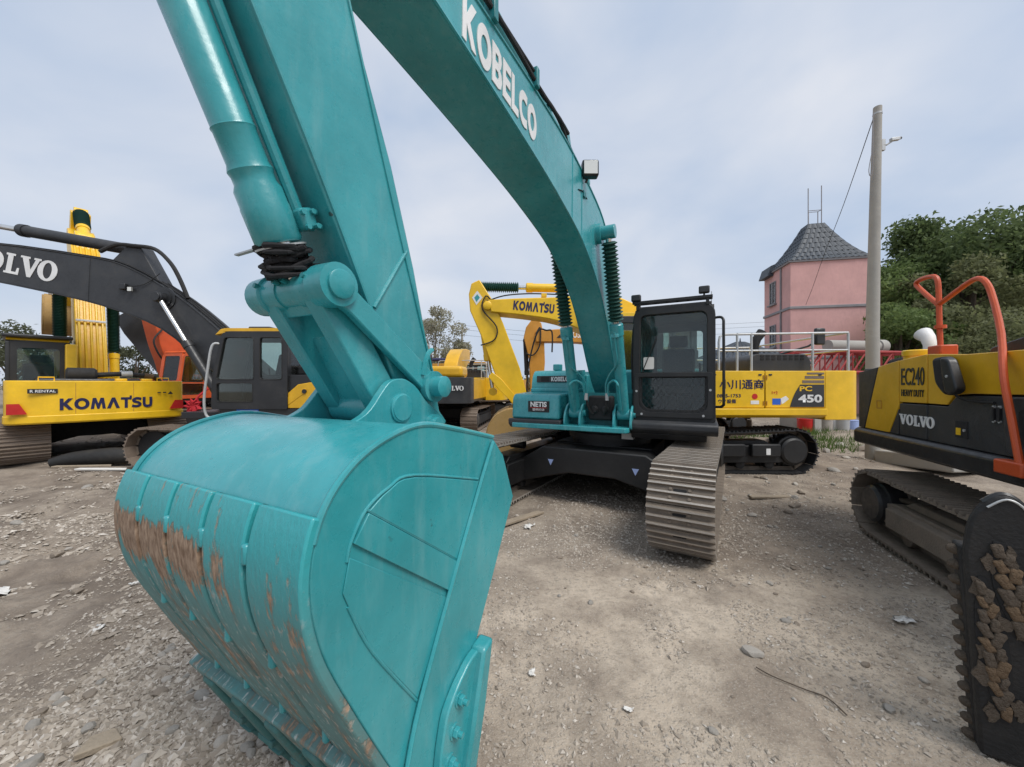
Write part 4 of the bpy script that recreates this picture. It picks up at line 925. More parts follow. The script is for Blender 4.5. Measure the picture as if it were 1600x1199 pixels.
def black_excavator():
    k = thing('excavator', 'black and yellow excavator in side view with white letters on its long black boom', 'excavator', (-5.6, 8.9, 0), math.pi, 'excavators parked in the yard')
    crawler(k, 2.2, 1.2, .6, .86, n=44, shoe='steel_brown', frame='black_soft'); carbody(k, 1.05, .86, mat='black_soft')
    upper(k, -2.75, 1.25, 1.32, .99, 1.95, 'charcoal', 'black')
    # side: yellow wedge above a black band
    MB().prism([(-.66, 1.235), (-1.22, 1.72), (-1.45, 1.76), (-2.0, 1.78), (-2.0, 1.235)], 1.325, 1.35).build('yellow_panel', 'yellow_volvo', k, bevel=.012)
    MB().prism([(-.80, 1.28), (-1.22, 1.62), (-1.40, 1.64), (-1.38, 1.56), (-1.0, 1.28)], 1.351, 1.358).build('panel_relief', 'yellow_volvo', k, bevel=.01)
    MB().cyl((-1.36, 1.35, 1.58), (-1.36, 1.375, 1.58), .045, n=14).build('lock', 'black', k)
    MB().box((-2.0, 1.325, 1.0), (.35, 1.345, 1.22)).build('lower_band', 'black', k, bevel=.008)
    volvo_word(.12, (-1, 0, 0), (0, 0, 1), (-1.55, 1.352, 1.10), k)
    text('EC', .14, (-1, 0, 0), (0, 0, 1), (-1.75, 1.353, 1.60), 'black', k, bold=.02)
    MB().box((-.42, 1.346, 1.04), (.03, 1.352, 1.21)).build('sticker', 'blue', k); MB().box((-.40, 1.351, 1.10), (-.05, 1.355, 1.19)).build('sticker_band', 'pale_blue', k)
    text('030-51-03', .06, (-1, 0, 0), (0, 0, 1), (-.17, 1.357, 1.125), 'white', k, bold=.01)
    c = cab_shell(k, -1.02, .52, .42, 1.38, 1.22, 2.80, 'black', 'yellow_volvo', .20)
    MB().box((-.55, .6, 2.87), (-.1, 1.2, 2.93)).build('roof_hatch', 'black', c, bevel=.02)
    MB().prism([(.30, 2.78), (.52, 2.74), (.40, 2.86), (.30, 2.88)], .5, 1.3).build('visor', 'yellow_volvo', c, bevel=.01)
    MB().tube([(.36, 1.36, 2.55), (.46, 1.44, 2.50), (.55, 1.44, 2.0), (.62, 1.44, 1.4), (.58, 1.42, 1.08), (.42, 1.38, 1.06)], .024, 8, 5).build('handrail', 'galv', c)
    low = [(.15, 1.45), (.75, 1.55), (1.65, 2.28), (2.58, 3.02), (3.65, 3.46), (4.73, 3.76), (6.74, 4.18), (8.3, 4.42)]
    top = [(-.1, 1.75), (.55, 2.3), (1.26, 3.0), (2.27, 3.82), (3.42, 4.48), (4.43, 4.72), (6.74, 5.03), (8.3, 5.0)]
    b = boom(k, cat2(low, 3), cat2(top, 3), .28, 'charcoal', .02)
    for j, (p, q) in enumerate(((low, .0), (top, .0))):
        MB().tube([(a, .283, z) for a, z in cat2(p, 3)], .014, 6).build('weld_flange', 'black', b)
    MB().tube([(4.3, .284, 3.64), (4.25, .284, 4.66)], .008, 5).build('weld_seam', 'charcoal', b)
    volvo_word(.47, (-1, 0, -.205), (-.205, 0, 1), (6.12, .287, 4.55), b)
    MB().lathe((2.51, .28, 3.72), (2.51, .50, 3.72), [(0, .27), (.025, .27), (.03, .2), (.06, .2), (.06, .12), (.2, .12), (.22, .09)], 24).build('ram_boss', 'black', b)
    for s in (1, -1): ram(k, (.95, s*.42, 1.18), (2.51, s*.42, 3.72), .10, .60, 'black', name='boom_ram')
    ram(k, (3.35, 0, 4.92), (8.0, 0, 5.75), .13, .62, 'charcoal', name='arm_ram')
    MB().prism([(2.7, 4.1), (3.9, 4.6), (3.45, 5.05), (3.2, 5.0)], -.18, .18).build('ram_lug', 'charcoal', b, bevel=.02)
    lm = MB().box((3.35, .285, 3.92), (3.5, .37, 4.06)).build('work_lamp', 'black', b, bevel=.015); MB().box((3.20, .33, 3.88), (3.29, .37, 3.97)).build('lamp_lens', 'lens', lm)
    hoses(b, [(3.3, .33, 4.0), (2.95, .31, 4.05), (2.6, .30, 4.3)], .008)
    hoses(b, [(4.1, .2, 4.85), (3.7, .22, 5.0), (3.3, .22, 4.98), (2.8, .22, 4.9), (2.45, .22, 4.6), (2.25, .2, 4.25), (2.05, .18, 3.75)], .045)
    for yy in (.18, .08, -.05): MB().tube([(a, yy, z+.04) for a, z in cat2(top, 3)[5:20]], .02, 6).build('pipe', 'black_soft', b)
    boom(k, [(7.9, 4.3), (8.5, 5.9), (8.9, 5.8), (9.2, 4.6), (8.7, 1.7), (8.3, 1.7)], [], .22, 'charcoal', .02, 'arm')
    bucket(k, (8.4, 1.75), R(-10), 1.2, 1.2, 'charcoal')
    return k
black_excavator()
# red ribbon bow tied to its rail
rb = thing('ribbon_bow', 'red cloth ribbon bow tied beside the cab of the black excavator', 'ribbon', (-6.98, 8.1, 1.13))
b = MB()
for j in range(9):
    a = j*.7; L = random.uniform(.13, .22)
    b.tube([(0, 0, .12), (math.cos(a)*L*.6, random.uniform(-.05, .02), .12+math.sin(a)*L*.6), (math.cos(a+.4)*L, random.uniform(-.08, .03), .12+math.sin(a+.4)*L), (math.cos(a+.7)*L*.5, -.02, .12+math.sin(a+.7)*L*.5), (0, 0, .12)], [.02, .035, .04, .03, .015], 6)
b.build('bow', 'red_cloth', rb); MB().tube([(0, 0, .14), (.05, .05, .32), (.12, .25, .50)], .02, 6, 3).build('ribbon_tail', 'red_cloth', rb)
MB().tube([(0, 0, .1), (-.10, -.02, -.02), (-.06, 0, -.14)], [.02, .03, .035], 6).build('ribbon_tail', 'red_cloth', rb)

def rear_excavator():
    k = thing('excavator', 'yellow excavator seen from behind with dark blue letters on its wide counterweight', 'excavator', (-11.56, 10.17, 0), R(143), 'excavators parked in the yard')
    crawler(k, 2.35, 1.15, .75, .90, n=44, shoe='steel_brown', frame='black_soft'); carbody(k, 1.0, .9, mat='black_soft')
    cw = upper(k, -2.75, 1.3, 1.40, .88, 1.80, 'yellow', 'yellow', cwx=-2.05, r=.22, hoodz=.06)
    MB().prism(rpoly([(-2.1, -1.415), (-2.64, -1.415), (-2.765, -.7), (-2.765, .7), (-2.64, 1.415), (-2.1, 1.415)], [.02, .22, .3, .3, .22, .02], 6), .90, 1.06, 'z').build('lower_rib', 'yellow', cw, bevel=.03, seg=3)
    block("KOMAT'SU", .25, 1.45, (0, -1, 0), (0, 0, 1), (-2.754, -.05, 1.29), 'navy', cw)
    MB().box((-2.758, .70, 1.53), (-2.752, 1.10, 1.625)).build('sticker', 'black', cw); text('R RENTAL', .075, (0, -1, 0), (0, 0, 1), (-2.760, .90, 1.575), 'white', cw, bold=.02, width=.34)
    for s in (1, -1):
        M = [(s*1.10, 1.10), (s*1.36, 1.10), (s*1.36, 1.32), (s*1.20, 1.32)]
        o = MB().prism(M, -2.735, -2.71, 'x').build('reflector', 'red', cw)
        o.rotation_euler.z = 0
    MB().prism([(-1.16, 1.47), (-1.06, 1.47), (-1.11, 1.55)], -2.752, -2.748, 'x').build('warning_sign', 'black', cw)
    for y in (.95, -.95):
        MB().tube([(-2.2, y, 1.79), (-2.2, y, 1.88), (-2.2, y-.22, 1.88), (-2.2, y-.22, 1.79)], .014, 6).build('grab_handle', 'yellow', cw)
    for y in (.45, -.45): MB().box((-2.7495, y-.006, 1.075), (-2.746, y+.006, 1.75)).build('panel_joint', 'yellow_old', cw)
    for y in (-1.0, -.9): MB().box((-2.752, y-.03, 1.50), (-2.748, y+.03, 1.53)).build('warning_label', 'black', cw)
    # engine bits behind the counterweight
    MB().lathe((-1.7, .55, 1.95), (-1.7, .05, 1.95), [(0, .12), (.03, .17), (.45, .17), (.5, .12)], 18).build('air_cleaner', 'black_soft', k)
    hoses(k, [(-1.7, .05, 1.95), (-1.7, -.4, 1.98), (-1.7, -.7, 1.95), (-1.6, -1.0, 1.9), (-1.4, -1.15, 1.75)], .06)
    MB().cyl((-1.7, -.36, 1.97), (-1.7, -.56, 1.98), .085, n=14).build('clamp', 'galv', k); MB().cyl((-1.7, -.78, 1.95), (-1.68, -.95, 1.92), .07, n=12).build('coupling', 'rust_mud', k)
    for y in (-.3, -.75): MB().box((-2.3, y-.1, 1.79), (-2.1, y+.1, 1.86)).build('lifting_eye', 'yellow', cw, bevel=.02)
    c = cab_shell(k, -.35, 1.30, .42, 1.40, 1.10, 2.80, 'black', 'yellow')
    MB().box((-.45, .36, 2.86), (1.1, 1.46, 2.95)).build('sun_roof', 'black', c, bevel=.03)
    MB().box((-.6, .30, 1.1), (-.36, .50, 2.75)).build('tank_post', 'yellow', k, bevel=.03)
    low = [(.15, 1.5), (.7, 1.7), (1.35, 3.0), (1.75, 4.3), (2.3, 5.1), (3.45, 6.2), (3.7, 6.45)]
    top = [(-.2, 1.8), (.05, 2.6), (.55, 3.9), (.98, 4.9), (1.6, 5.7), (3.05, 6.65), (3.45, 6.8)]
    b = boom(k, cat2(low, 3), cat2(top, 3), .29, 'yellow', .02)
    tp = cat2(top, 3)
    for j in range(5):
        y = -.22+j*.11
        MB().tube([(a-.06, y, z+.02) for a, z in tp[1:14]], .025, 7).build('pipe', 'yellow', b)
        MB().tube([(tp[1][0]-.06, y, tp[1][1]), (-.25, y*.7-.12, 1.95), (-.6, y*.5-.3, 1.9)], .022, 7, 4).build('pipe', 'yellow', b)
    for i in (5, 10): 
        a, z = tp[i]; MB().cbox((a-.08, 0, z+.02), (.06, .56, .05)).build('pipe_clamp', 'white', b, bevel=.005)
    for s in (1, -1): ram(k, (.85, s*.52, 1.25), (1.35, s*.52, 4.35), .11, .45, 'yellow', bellows=(.46, .97, 'sleeve'), name='boom_ram')
    MB().cyl((1.35, -.6, 4.35), (1.35, .6, 4.35), .1, n=16).build('ram_pin', 'yellow', b)
    ram(k, (2.15, .0, 6.25), (3.30, 0, 7.35), .14, .40, 'yellow', bellows=(.42, .95, 'sleeve'), name='arm_ram')
    MB().prism([(1.75, 5.7), (2.5, 6.3), (2.2, 6.45), (1.95, 6.25)], -.2, .2).build('ram_lug', 'yellow', b, bevel=.02)
    boom(k, [(3.2, 7.3), (3.5, 7.45), (4.0, 6.9), (7.0, 3.85), (6.8, 3.6), (6.5, 3.8), (3.6, 6.3)], [], .22, 'yellow', .02, 'arm')
    bk = bucket(k, (6.8, 3.75), R(-165), 1.15, 1.45, 'yellow_muddy', 'steel_mud', 4)
    return k
rear_excavator()

def pc_side(k, cover='black', far=False, txt='450'):
    """side body of the two large yellow excavators with railings, left side towards local +y"""
    MB().prism(rpoly([(-2.78, -1.58), (-3.50, -1.55), (-3.70, -1.0), (-3.70, 1.0), (-3.50, 1.55), (-2.78, 1.58)], [.02, .25, .3, .3, .25, .02], 5), 1.03, 1.99, 'z').build('counterweight', 'yellow', k, bevel=.06, seg=3)
    MB().box((-2.7, -1.5, 1.10), (1.6, 1.5, 1.22)).build('deck', 'yellow_old', k, bevel=.01)
    for s in (1, -1):
        for a, b in ((-2.76, -1.61), (-1.59, -.45)):
            MB().box((a, s*1.58 if s > 0 else -1.6, 1.27), (b, s*1.60 if s > 0 else -1.58, 1.985)).build('side_door', 'yellow', k, bevel=.008)
        MB().prism([(1.56, 1.07), (1.66, 1.13), (1.66, 1.255), (1.56, 1.26)] if s > 0 else [(-1.56, 1.07), (-1.56, 1.26), (-1.66, 1.255), (-1.66, 1.13)], -2.76, 1.5, 'x').build('side_sill', 'yellow', k, bevel=.01)
    MB().box((-2.76, -1.57, 1.93), (-.45, 1.57, 1.975)).build('hood_deck', 'yellow', k)
    hd = MB().prism(rpoly([(-2.70, 1.98), (-1.45, 1.98), (-1.47, 2.24), (-1.58, 2.33), (-2.58, 2.33), (-2.68, 2.22)], .05, 3), .1, 1.35).build('engine_hood', 'charcoal', k, bevel=.03, seg=3)
    for r_ in range(2):
        for j in range(8): MB().box((-2.55+j*.115, 1.352, 2.21+r_*.055), (-2.48+j*.115, 1.356, 2.25+r_*.055)).build('vent_slot', 'black_soft', hd)
    pt = MB().prism(cat2([(-2.08, 1.285), (-2.12, 1.42), (-2.19, 1.58), (-2.28, 1.72)], 3)+[(-2.74, 1.72), (-2.74, 1.285)], 1.6015, 1.606).build('model_patch', 'charcoal', k)
    for a, z, d in ((-2.32, 1.775, .055), (-2.37, 1.86, .055), (-2.41, 1.935, .035)): MB().box((-2.74, 1.6015, z-d/2), (a, 1.605, z+d/2)).build('stripe', 'steel_brown', pt)
    text('PC', .13, (-1, 0, 0), (0, 0, 1), (-2.38, 1.608, 1.635), 'yellow', pt, bold=.03, width=.24)
    text(txt, .20, (-1, 0, 0), (0, 0, 1), (-2.47, 1.608, 1.44), 'white', pt, bold=.035, width=.46)
    # railing round the roof deck
    rl = MB()
    for y in (1.5, -1.5):
        rl.tube([(-3.30, y, 2.74), (-.85, y, 2.70), (-.78, y, 2.66), (-.76, y, 2.55), (-.76, y, 2.0)], .022, 8); rl.tube([(-3.30, y, 2.40), (-.76, y, 2.38)], .018, 8)
        for x in (-3.30, -2.60, -1.40, -1.12): rl.tube([(x, y, 1.98), (x, y, 2.73)], .022, 8)
    rl.tube([(-3.30, -1.5, 2.74), (-3.30, 1.5, 2.74)], .022, 8); rl.tube([(-3.30, -1.5, 2.40), (-3.30, 1.5, 2.40)], .018, 8)
    rl.build('railing', 'galv', k)
    st = MB().tube([(-2.05, .6, 2.3), (-2.05, .6, 2.55), (-2.10, .6, 2.72), (-2.22, .6, 2.88)], [.085, .085, .09, .10], 12, 0).build('exhaust_stack', 'black_soft', k)
def pc450():
    k = thing('excavator', 'large yellow excavator with roof railings and model patch behind the black cab', 'excavator', (3.3, 8.75, 0), math.pi, 'excavators parked in the yard')
    crawler(k, 2.55, 1.42, .60, .88, n=48, shoe='black', frame='frame_black', cover='frame_black', sag=.06); carbody(k, 1.2, .9, mat='frame_black')
    for x, w in ((-1.55, .55), (-.55, 1.2)): MB().box((x-w/2, 1.60, .34), (x+w/2, 1.72, .58)).build('track_guard', 'frame_black', k, bevel=.02)
    MB().box((-1.62, 1.722, .38), (-1.54, 1.726, .50)).build('sticker', 'white', k)
    pc_side(k)
    for x in (-.62, -1.50, -1.70, -2.66):
        MB().box((x-.03, 1.601, 1.895), (x+.03, 1.612, 1.925)).build('door_latch', 'black', k, bevel=.003)
    for x in (-1.57, -1.63):
        for z in (1.36, 1.86): MB().cyl((x, 1.605, z-.04), (x, 1.605, z+.04), .012, n=8).build('door_hinge', 'yellow_old', k)
    text('小川通商', .20, (-1, 0, 0), (0, 0, 1), (-1.15, 1.603, 1.71), 'navy', k, bold=.012, width=.86)
    text('0875-1753', .09, (-1, 0, 0), (0, 0, 1), (-.90, 1.603, 1.50), 'navy', k, bold=.01, width=.46)
    text('ウノ設備', .085, (-1, 0, 0), (0, 0, 1), (-.86, 1.603, 1.39), 'navy', k, bold=.008, width=.34)
    text('1+2', .08, (-1, 0, 0), (0, 0, 1), (-1.78, 1.603, 1.56), 'red', k)
    MB().box((-1.48, 1.601, 1.34), (-1.32, 1.604, 1.41)).build('sticker', 'white', k); MB().cyl((-1.40, 1.600, 1.49), (-1.40, 1.604, 1.49), .055, n=16).build('round_sticker', 'red', k)
    MB().box((-1.90, 1.601, 1.33), (-1.74, 1.604, 1.45)).build('sticker', 'blue', k); MB().prism([(-1.90, 1.45), (-2.0, 1.50), (-2.06, 1.44), (-1.96, 1.36), (-1.92, 1.34)], 1.601, 1.6035).build('sticker', 'white', k)
    MB().tube([(-2.3, 1.0, 2.35), (-2.75, 1.2, 2.5), (-2.9, 1.3, 2.62)], .02, 6).build('mirror_arm', 'black', k); MB().box((-3.02, 1.24, 2.52), (-2.82, 1.32, 2.86)).build('mirror', 'black', k, bevel=.03)
    c = cab_shell(k, -.30, 1.5, .52, 1.55, 1.24, 3.05, 'black', 'yellow')
    low = [(.1, 1.7), (.55, 1.75), (.95, 2.35), (1.5, 2.85), (2.24, 3.17), (3.0, 3.30), (3.78, 3.38)]
    top = [(-.15, 2.0), (-.05, 2.8), (.35, 3.45), (.95, 3.75), (1.5, 3.78), (2.24, 3.72), (3.0, 3.70), (3.85, 3.66)]
    b = boom(k, cat2(low, 3), cat2(top, 3), .30, 'yellow', .02)
    block("KOMAT'SU", .21, .94, (-1, 0, -.10), (-.1, 0, 1), (2.80, .303, 3.49), 'navy', b)
    hoses(b, [(3.95, .25, 3.6), (3.5, .28, 3.75), (2.9, .2, 3.82), (2.2, .2, 3.80)], .016); MB().box((2.5, .1, 3.74), (2.62, .25, 3.82)).build('pipe_clamp', 'yellow', b)
    a = boom(k, [(4.05, 4.14), (4.24, 4.05), (4.30, 3.80), (4.27, 3.42), (4.02, 2.85), (3.62, 1.75), (3.32, 1.30), (3.05, 1.02), (2.88, 1.22), (3.12, 2.1), (3.50, 3.12), (3.72, 3.62)], [], .23, 'yellow', .02, 'arm')
    MB().prism([(4.12, 3.55), (4.22, 3.72), (4.10, 3.88), (3.98, 3.72)], .232, .236).build('sticker', 'white', a); MB().prism([(4.12, 3.62), (4.17, 3.72), (4.10, 3.80), (4.04, 3.72)], .236, .239).build('sticker_mark', 'teal', a)
    MB().lathe((3.86, -.33, 3.53), (3.86, .33, 3.53), [(0, .06), (.02, .1), (.64, .1), (.66, .06)], 18).build('elbow_pin', 'yellow', a)
    ram(k, (1.25, 0, 3.98), (4.12, 0, 4.03), .10, .60, 'yellow', bellows=(.66, .97, 'sleeve'), name='arm_ram')
    MB().prism([(.9, 3.7), (1.5, 3.76), (1.32, 4.08), (1.15, 4.06)], -.12, .12).build('ram_lug', 'yellow', b)
    ram(k, (4.02, 0, 3.35), (3.75, 0, 1.55), .09, .6, 'yellow', name='bucket_ram')
    hoses(a, [(3.75, .25, 3.62), (3.9, .27, 3.75), (3.98, .27, 3.45), (3.66, .27, 3.05), (3.70, .27, 2.75), (4.02, .25, 2.62)], .016)
    MB().prism([(3.75, 2.0), (3.55, 1.85), (3.0, 1.2), (3.1, 1.1), (3.6, 1.6), (3.85, 1.9)], .235, .275).build('side_link', 'yellow', a, bevel=.01)
    for s in (1, -1): ram(k, (.9, s*.5, 1.35), (1.6, s*.5, 3.3), .11, .6, 'yellow', name='boom_ram')
    bucket(k, (3.02, 1.12), R(-6), .92, 1.35, 'yellow_muddy', 'yellow_muddy', 6, 5)
    # mirror hoop in front of the cab
    MB().tube([(2.9, -1.4, 1.25), (2.85, -1.4, 2.2), (2.6, -1.4, 3.15), (2.35, -1.4, 3.2), (2.2, -1.4, 3.15), (2.2, -1.4, 2.6)], .022, 8, 5).build('mirror_hoop', 'black_soft', k)
pc450()

def ec240():
    k = thing('excavator', 'yellow and black excavator with orange handrails at the right edge', 'excavator', (4.74, 1.70, 0), R(-109.8), 'excavators parked in the yard')
    crawler(k, 2.55, 1.18, .60, .74, n=50, shoe='steel_mud', frame='steel_mud', sag=.05); carbody(k, 1.0, .8, mat='black_soft')
    MB().prism([(-1.45, .20), (-1.36, .20), (-1.30, .30), (-1.30, .46), (-1.45, .40)], -1.9, 1.9, 'x').build('track_guard', 'steel_mud', k, bevel=.01)
    for j in range(6): MB().cbox((-1.75+j*.65, -1.22+random.uniform(-.06, .06), .50), (.5, .22, .05), Matrix.Rotation(random.uniform(-.1, .1), 3, 'Y')).build('mud_cake', 'mud', k, bevel=.02, seg=3)
    W = 1.35
    MB().box((-2.0, -W+.06, 1.02), (1.8, W-.06, 1.88)).build('body_core', 'black_soft', k)
    cw = MB().prism(rpoly([(-2.0, -W+.03), (-2.68, -W+.03), (-2.80, -.8), (-2.84, 0), (-2.80, .8), (-2.68, W-.03), (-2.0, W-.03)], [.01, .12, .3, .3, .3, .12, .01], 5), 1.01, 1.92, 'z').build('counterweight', 'charcoal', k, bevel=.05, seg=3)
    Y0, Y1 = -W-.004, -W+.032
    # side panels, seen from the camera
    pn = [('corner_panel', 'charcoal', [(-2.64, 1.20), (-2.64, 1.88), (-2.24, 1.93), (-2.52, 1.20)]),
          ('rear_panel', 'yellow_volvo', [(-2.505, 1.20), (-2.225, 1.935), (-1.865, 1.985), (-1.865, 1.50), (-2.03, 1.20)]),
          ('rear_panel_lower', 'charcoal', [(-2.015, 1.20), (-1.865, 1.475), (-1.865, 1.20)]),
          ('middle_panel', 'yellow_volvo', [(-1.85, 1.545), (-1.85, 1.985), (-1.45, 2.02), (-1.45, 1.55)]),
          ('middle_panel_lower', 'charcoal', [(-1.85, 1.20), (-1.85, 1.53), (-1.45, 1.535), (-1.45, 1.20)]),
          ('front_panel', 'yellow_volvo', [(-1.435, 1.55), (-1.435, 2.02), (-1.0, 1.985), (.6, 1.97), (.6, 1.665), (-.95, 1.655), (-1.12, 1.64), (-1.20, 1.55)]),
          ('front_panel_lower', 'charcoal', [(-1.435, 1.20), (-1.435, 1.535), (-1.19, 1.535), (-1.10, 1.625), (-.9, 1.64), (.6, 1.65), (.6, 1.20)])]
    for nm, mt, p in pn: MB().prism(rpoly(p, .012, 2), Y0, Y1).build(nm, mt, k, bevel=.006)
    MB().prism([(-W-.05, 1.02), (-W-.05, 1.16), (-W-.01, 1.195), (-W+.2, 1.195), (-W+.2, 1.0), (-W, 1.0)], -2.66, 1.8, 'x').build('side_skirt', 'black', k, bevel=.015)
    MB().box((-2.0, -W+.04, 1.93), (1.7, W-.04, 1.96)).build('hood_deck', 'yellow_volvo', k)
    T = lambda s, sz, x, z, mt, w, bo=.02: text(s, sz, (1, 0, 0), (0, 0, 1), (x, Y0-.003, z), mt, k, bold=bo, width=w)
    T('EC240', .25, -1.65, 1.80, 'black', .34, .004); T('HEAVY DUTY', .10, -1.65, 1.64, 'black', .33, .003)
    volvo_word(.105, (1, 0, 0), (0, 0, 1), (-1.60, Y0-.003, 1.37), k)
    plate('tow_mark', [rpoly(rect(-.05, -.05, .05, .05), .012, 2), rpoly(rect(-.035, -.035, .035, .035), .01, 2)], .004, (1, 0, 0), (0, 0, 1), (-2.21, Y0-.002, 1.50), 'yellow_old', k)
    MB().box((-1.10, Y0-.004, 1.28), (-.97, Y0-.001, 1.42)).build('label_plate', 'black_soft', k); MB().box((-1.09, Y0-.007, 1.30), (-1.04, Y0-.0045, 1.36)).build('label_mark', 'yellow', k)
    lk = MB().cyl((-1.0, Y0-.012, 1.345), (-1.0, Y0-.003, 1.345), .012, n=10).build('lock', 'galv', k)
    for x in (-.72, -.67):
        for z in (1.45, 1.56): MB().cyl((x, Y0-.012, z), (x, Y0-.001, z), .012, n=8).build('bolt', 'galv', k)
        MB().box((x-.008, Y0-.014, 1.45), (x+.008, Y0-.003, 1.56)).build('hinge', 'black_soft', k)
    MB().prism(rpoly([(-.52, 1.22), (-.55, 1.60), (-.46, 1.645), (.2, 1.645), (.2, 1.22)], .05, 3), -W-.08, -W-.006).build('step_housing', 'charcoal', k, bevel=.03, seg=3)
    MB().prism(rpoly([(-.40, 1.30), (-.42, 1.56), (.0, 1.56), (.0, 1.30)], .05, 3), -W-.083, -W-.079).build('step_recess', 'black_soft', k)
    # mirror in its holder
    mr = MB().prism(rpoly([(-1.25, 1.97), (-1.08, 1.98), (-.98, 1.66), (-1.10, 1.63), (-1.21, 1.74)], .05, 4), -W-.09, -W-.006).build('mirror_holder', 'black_soft', k, bevel=.03, seg=3)
    MB().prism(rpoly([(-1.02, 1.965), (-.93, 1.95), (-.83, 1.69), (-.90, 1.645), (-.96, 1.66)], .04, 4), -W-.16, -W-.092).build('mirror', 'black', mr, bevel=.03, seg=3)
    hoses(mr, [(-1.06, -W-.08, 1.95), (-1.04, -W-.12, 1.78), (-1.0, -W-.06, 1.64), (-.92, -W-.03, 1.60), (-.70, -W-.02, 1.59)], .010)
    MB().cyl((-.93, -W-.16, 1.80), (-.93, -W-.166, 1.80), .012, n=8).build('screw', 'galv', mr)
    # top: cap, exhaust, black hood, corrugated duct
    MB().lathe((-1.86, -W+.14, 1.93), (-1.86, -W+.14, 2.09), [(0, .10), (.10, .10), (.10, .112), (.15, .112), (.16, .10)], 20).build('filler_cap', 'yellow', k)
    d = MB(); pr = []
    for j in range(10): pr += [(j*.05, .055), (j*.05+.025, .07)]
    d.lathe((-2.45, -W+.24, 1.96), (-1.95, -W+.24, 2.0), pr, 14); d.build('air_duct', 'black_soft', k, ang=15)
    MB().tube([(-2.18, -W+.42, 1.92), (-2.18, -W+.42, 2.16), (-2.21, -W+.42, 2.24), (-2.29, -W+.42, 2.30)], [.055, .055, .062, .08], 14, 0).build('exhaust_pipe', 'white', k)
    MB().prism(rpoly([(-1.25, 1.96), (1.6, 1.96), (1.6, 2.16), (-.4, 2.17), (-.9, 2.12), (-1.25, 2.05)], .04, 3), -W+.30, .6).build('engine_hood', 'black', k, bevel=.04, seg=3)
    plate('hood_emblem', [[(-.9, 2.055), (-.80, 2.06), (-.76, 2.13), (-.80, 2.10), (-.84, 2.13), (-.86, 2.09)]], .004, (1, 0, 0), (0, 0, 1), (0, -W+.296, -.02), 'white', k)
    MB().box((-1.5, -W+.10, 1.955), (-.95, -W+.30, 1.985)).build('hood_step', 'yellow_volvo', k, bevel=.006)
    # orange rails
    y = -W+.09
    MB().tube([(-1.44, y, 2.0), (-1.46, y, 2.40), (-1.47, y, 2.66), (-1.50, y, 2.755), (-1.58, y, 2.785), (-1.72, y, 2.79), (-1.775, y, 2.765), (-1.72, y, 2.70), (-1.50, y, 2.515), (-1.44, y, 2.50), (-1.15, y, 2.60), (-1.03, y, 2.62), (-.95, y, 2.57), (-.89, y, 2.44), (-.72, y-.06, 2.12), (-.50, y-.19, 1.78), (-.40, y-.22, 1.52), (-.335, y-.22, 1.19)], .021, 10, 3).build('handrail', 'rail_orange', k)
    MB().box((-1.53, y-.05, 1.985), (-1.36, y+.08, 2.10)).build('rail_foot', 'rail_orange', k, bevel=.012)
    MB().cyl((-1.445, y, 2.26), (-1.445, y, 2.29), .042, n=12).build('rail_collar', 'rail_orange', k)
    MB().box((-.50, y-.25, 1.10), (-.28, y-.16, 1.20)).build('rail_bracket', 'rail_orange', k, bevel=.012)
    # rest of the machine, outside the picture to the right
    cab_shell(k, -.2, 1.45, .40, 1.33, 1.2, 2.95, 'black', 'yellow_volvo')
    return k
ec240()

def plain_excavator(label, loc, rz, body, cwm, boomm, low, top, arm=None, bk=None, cabm='black', cwword=None, hw=1.3, cab=True, cwz=(1.05, 1.95)):
    k = thing('excavator', label, 'excavator', loc, rz, 'excavators parked in the yard')
    crawler(k, 2.2, 1.15, .6, .85, n=40, shoe='steel_brown', frame='black_soft', pieces=False); carbody(k, 1.0, .9, mat='black_soft')
    cw = upper(k, -2.7, 1.2, hw, cwz[0], cwz[1], cwm, body, hood=body, hoodz=.15)
    if cab: cab_shell(k, -.5, 1.1, .4, hw, 1.2, 2.85, cabm, body, inside=False)
    b = boom(k, cat2(low, 2), cat2(top, 2), .28, boomm, .02)
    if arm: boom(k, arm, [], .2, boomm, .02, 'arm')
    if bk: bucket(k, bk[0], bk[1], bk[2], 1.2, boomm)
    return k, cw, b
# orange machine behind the black one
k, cw, b = plain_excavator('orange excavator standing behind the front of the black excavator', (-12.9, 14.4, 0), R(-100), 'orange', 'orange', 'orange',
    [(.1, 1.5), (.5, 1.8), (.75, 2.6), (.95, 3.2), (1.2, 4.3)], [(-.3, 1.9), (-.1, 2.9), (.2, 3.7), (.55, 4.3), (.8, 4.5)], cabm='orange')
hoses(b, [(.9, .3, 3.7), (1.2, .36, 3.3), (1.1, .36, 2.9), (.8, .3, 2.5)], .03)
# black dipper of a machine hidden behind the rear-facing one
k, cw, b = plain_excavator('black excavator whose slanting boom rises behind the yellow counterweight at the left', (-13.7, 15.6, 0), R(180), 'black', 'black', 'black',
    [(-.3, 1.3), (.2, 1.3), (2.4, 3.8), (2.75, 4.5)], [(-.9, 1.75), (-.8, 2.2), (1.3, 4.5), (1.9, 4.95)], cab=False, cwz=(.95, 1.5))
hoses(k, [(-.9, .9, 1.5), (-.5, .9, 2.0), (-.2, .6, 2.3), (.4, .35, 2.5)], .035); hoses(k, [(-1.2, .5, 1.5), (-.9, .6, 1.95), (-.4, .6, 1.9), (0, .4, 2.0)], .035)
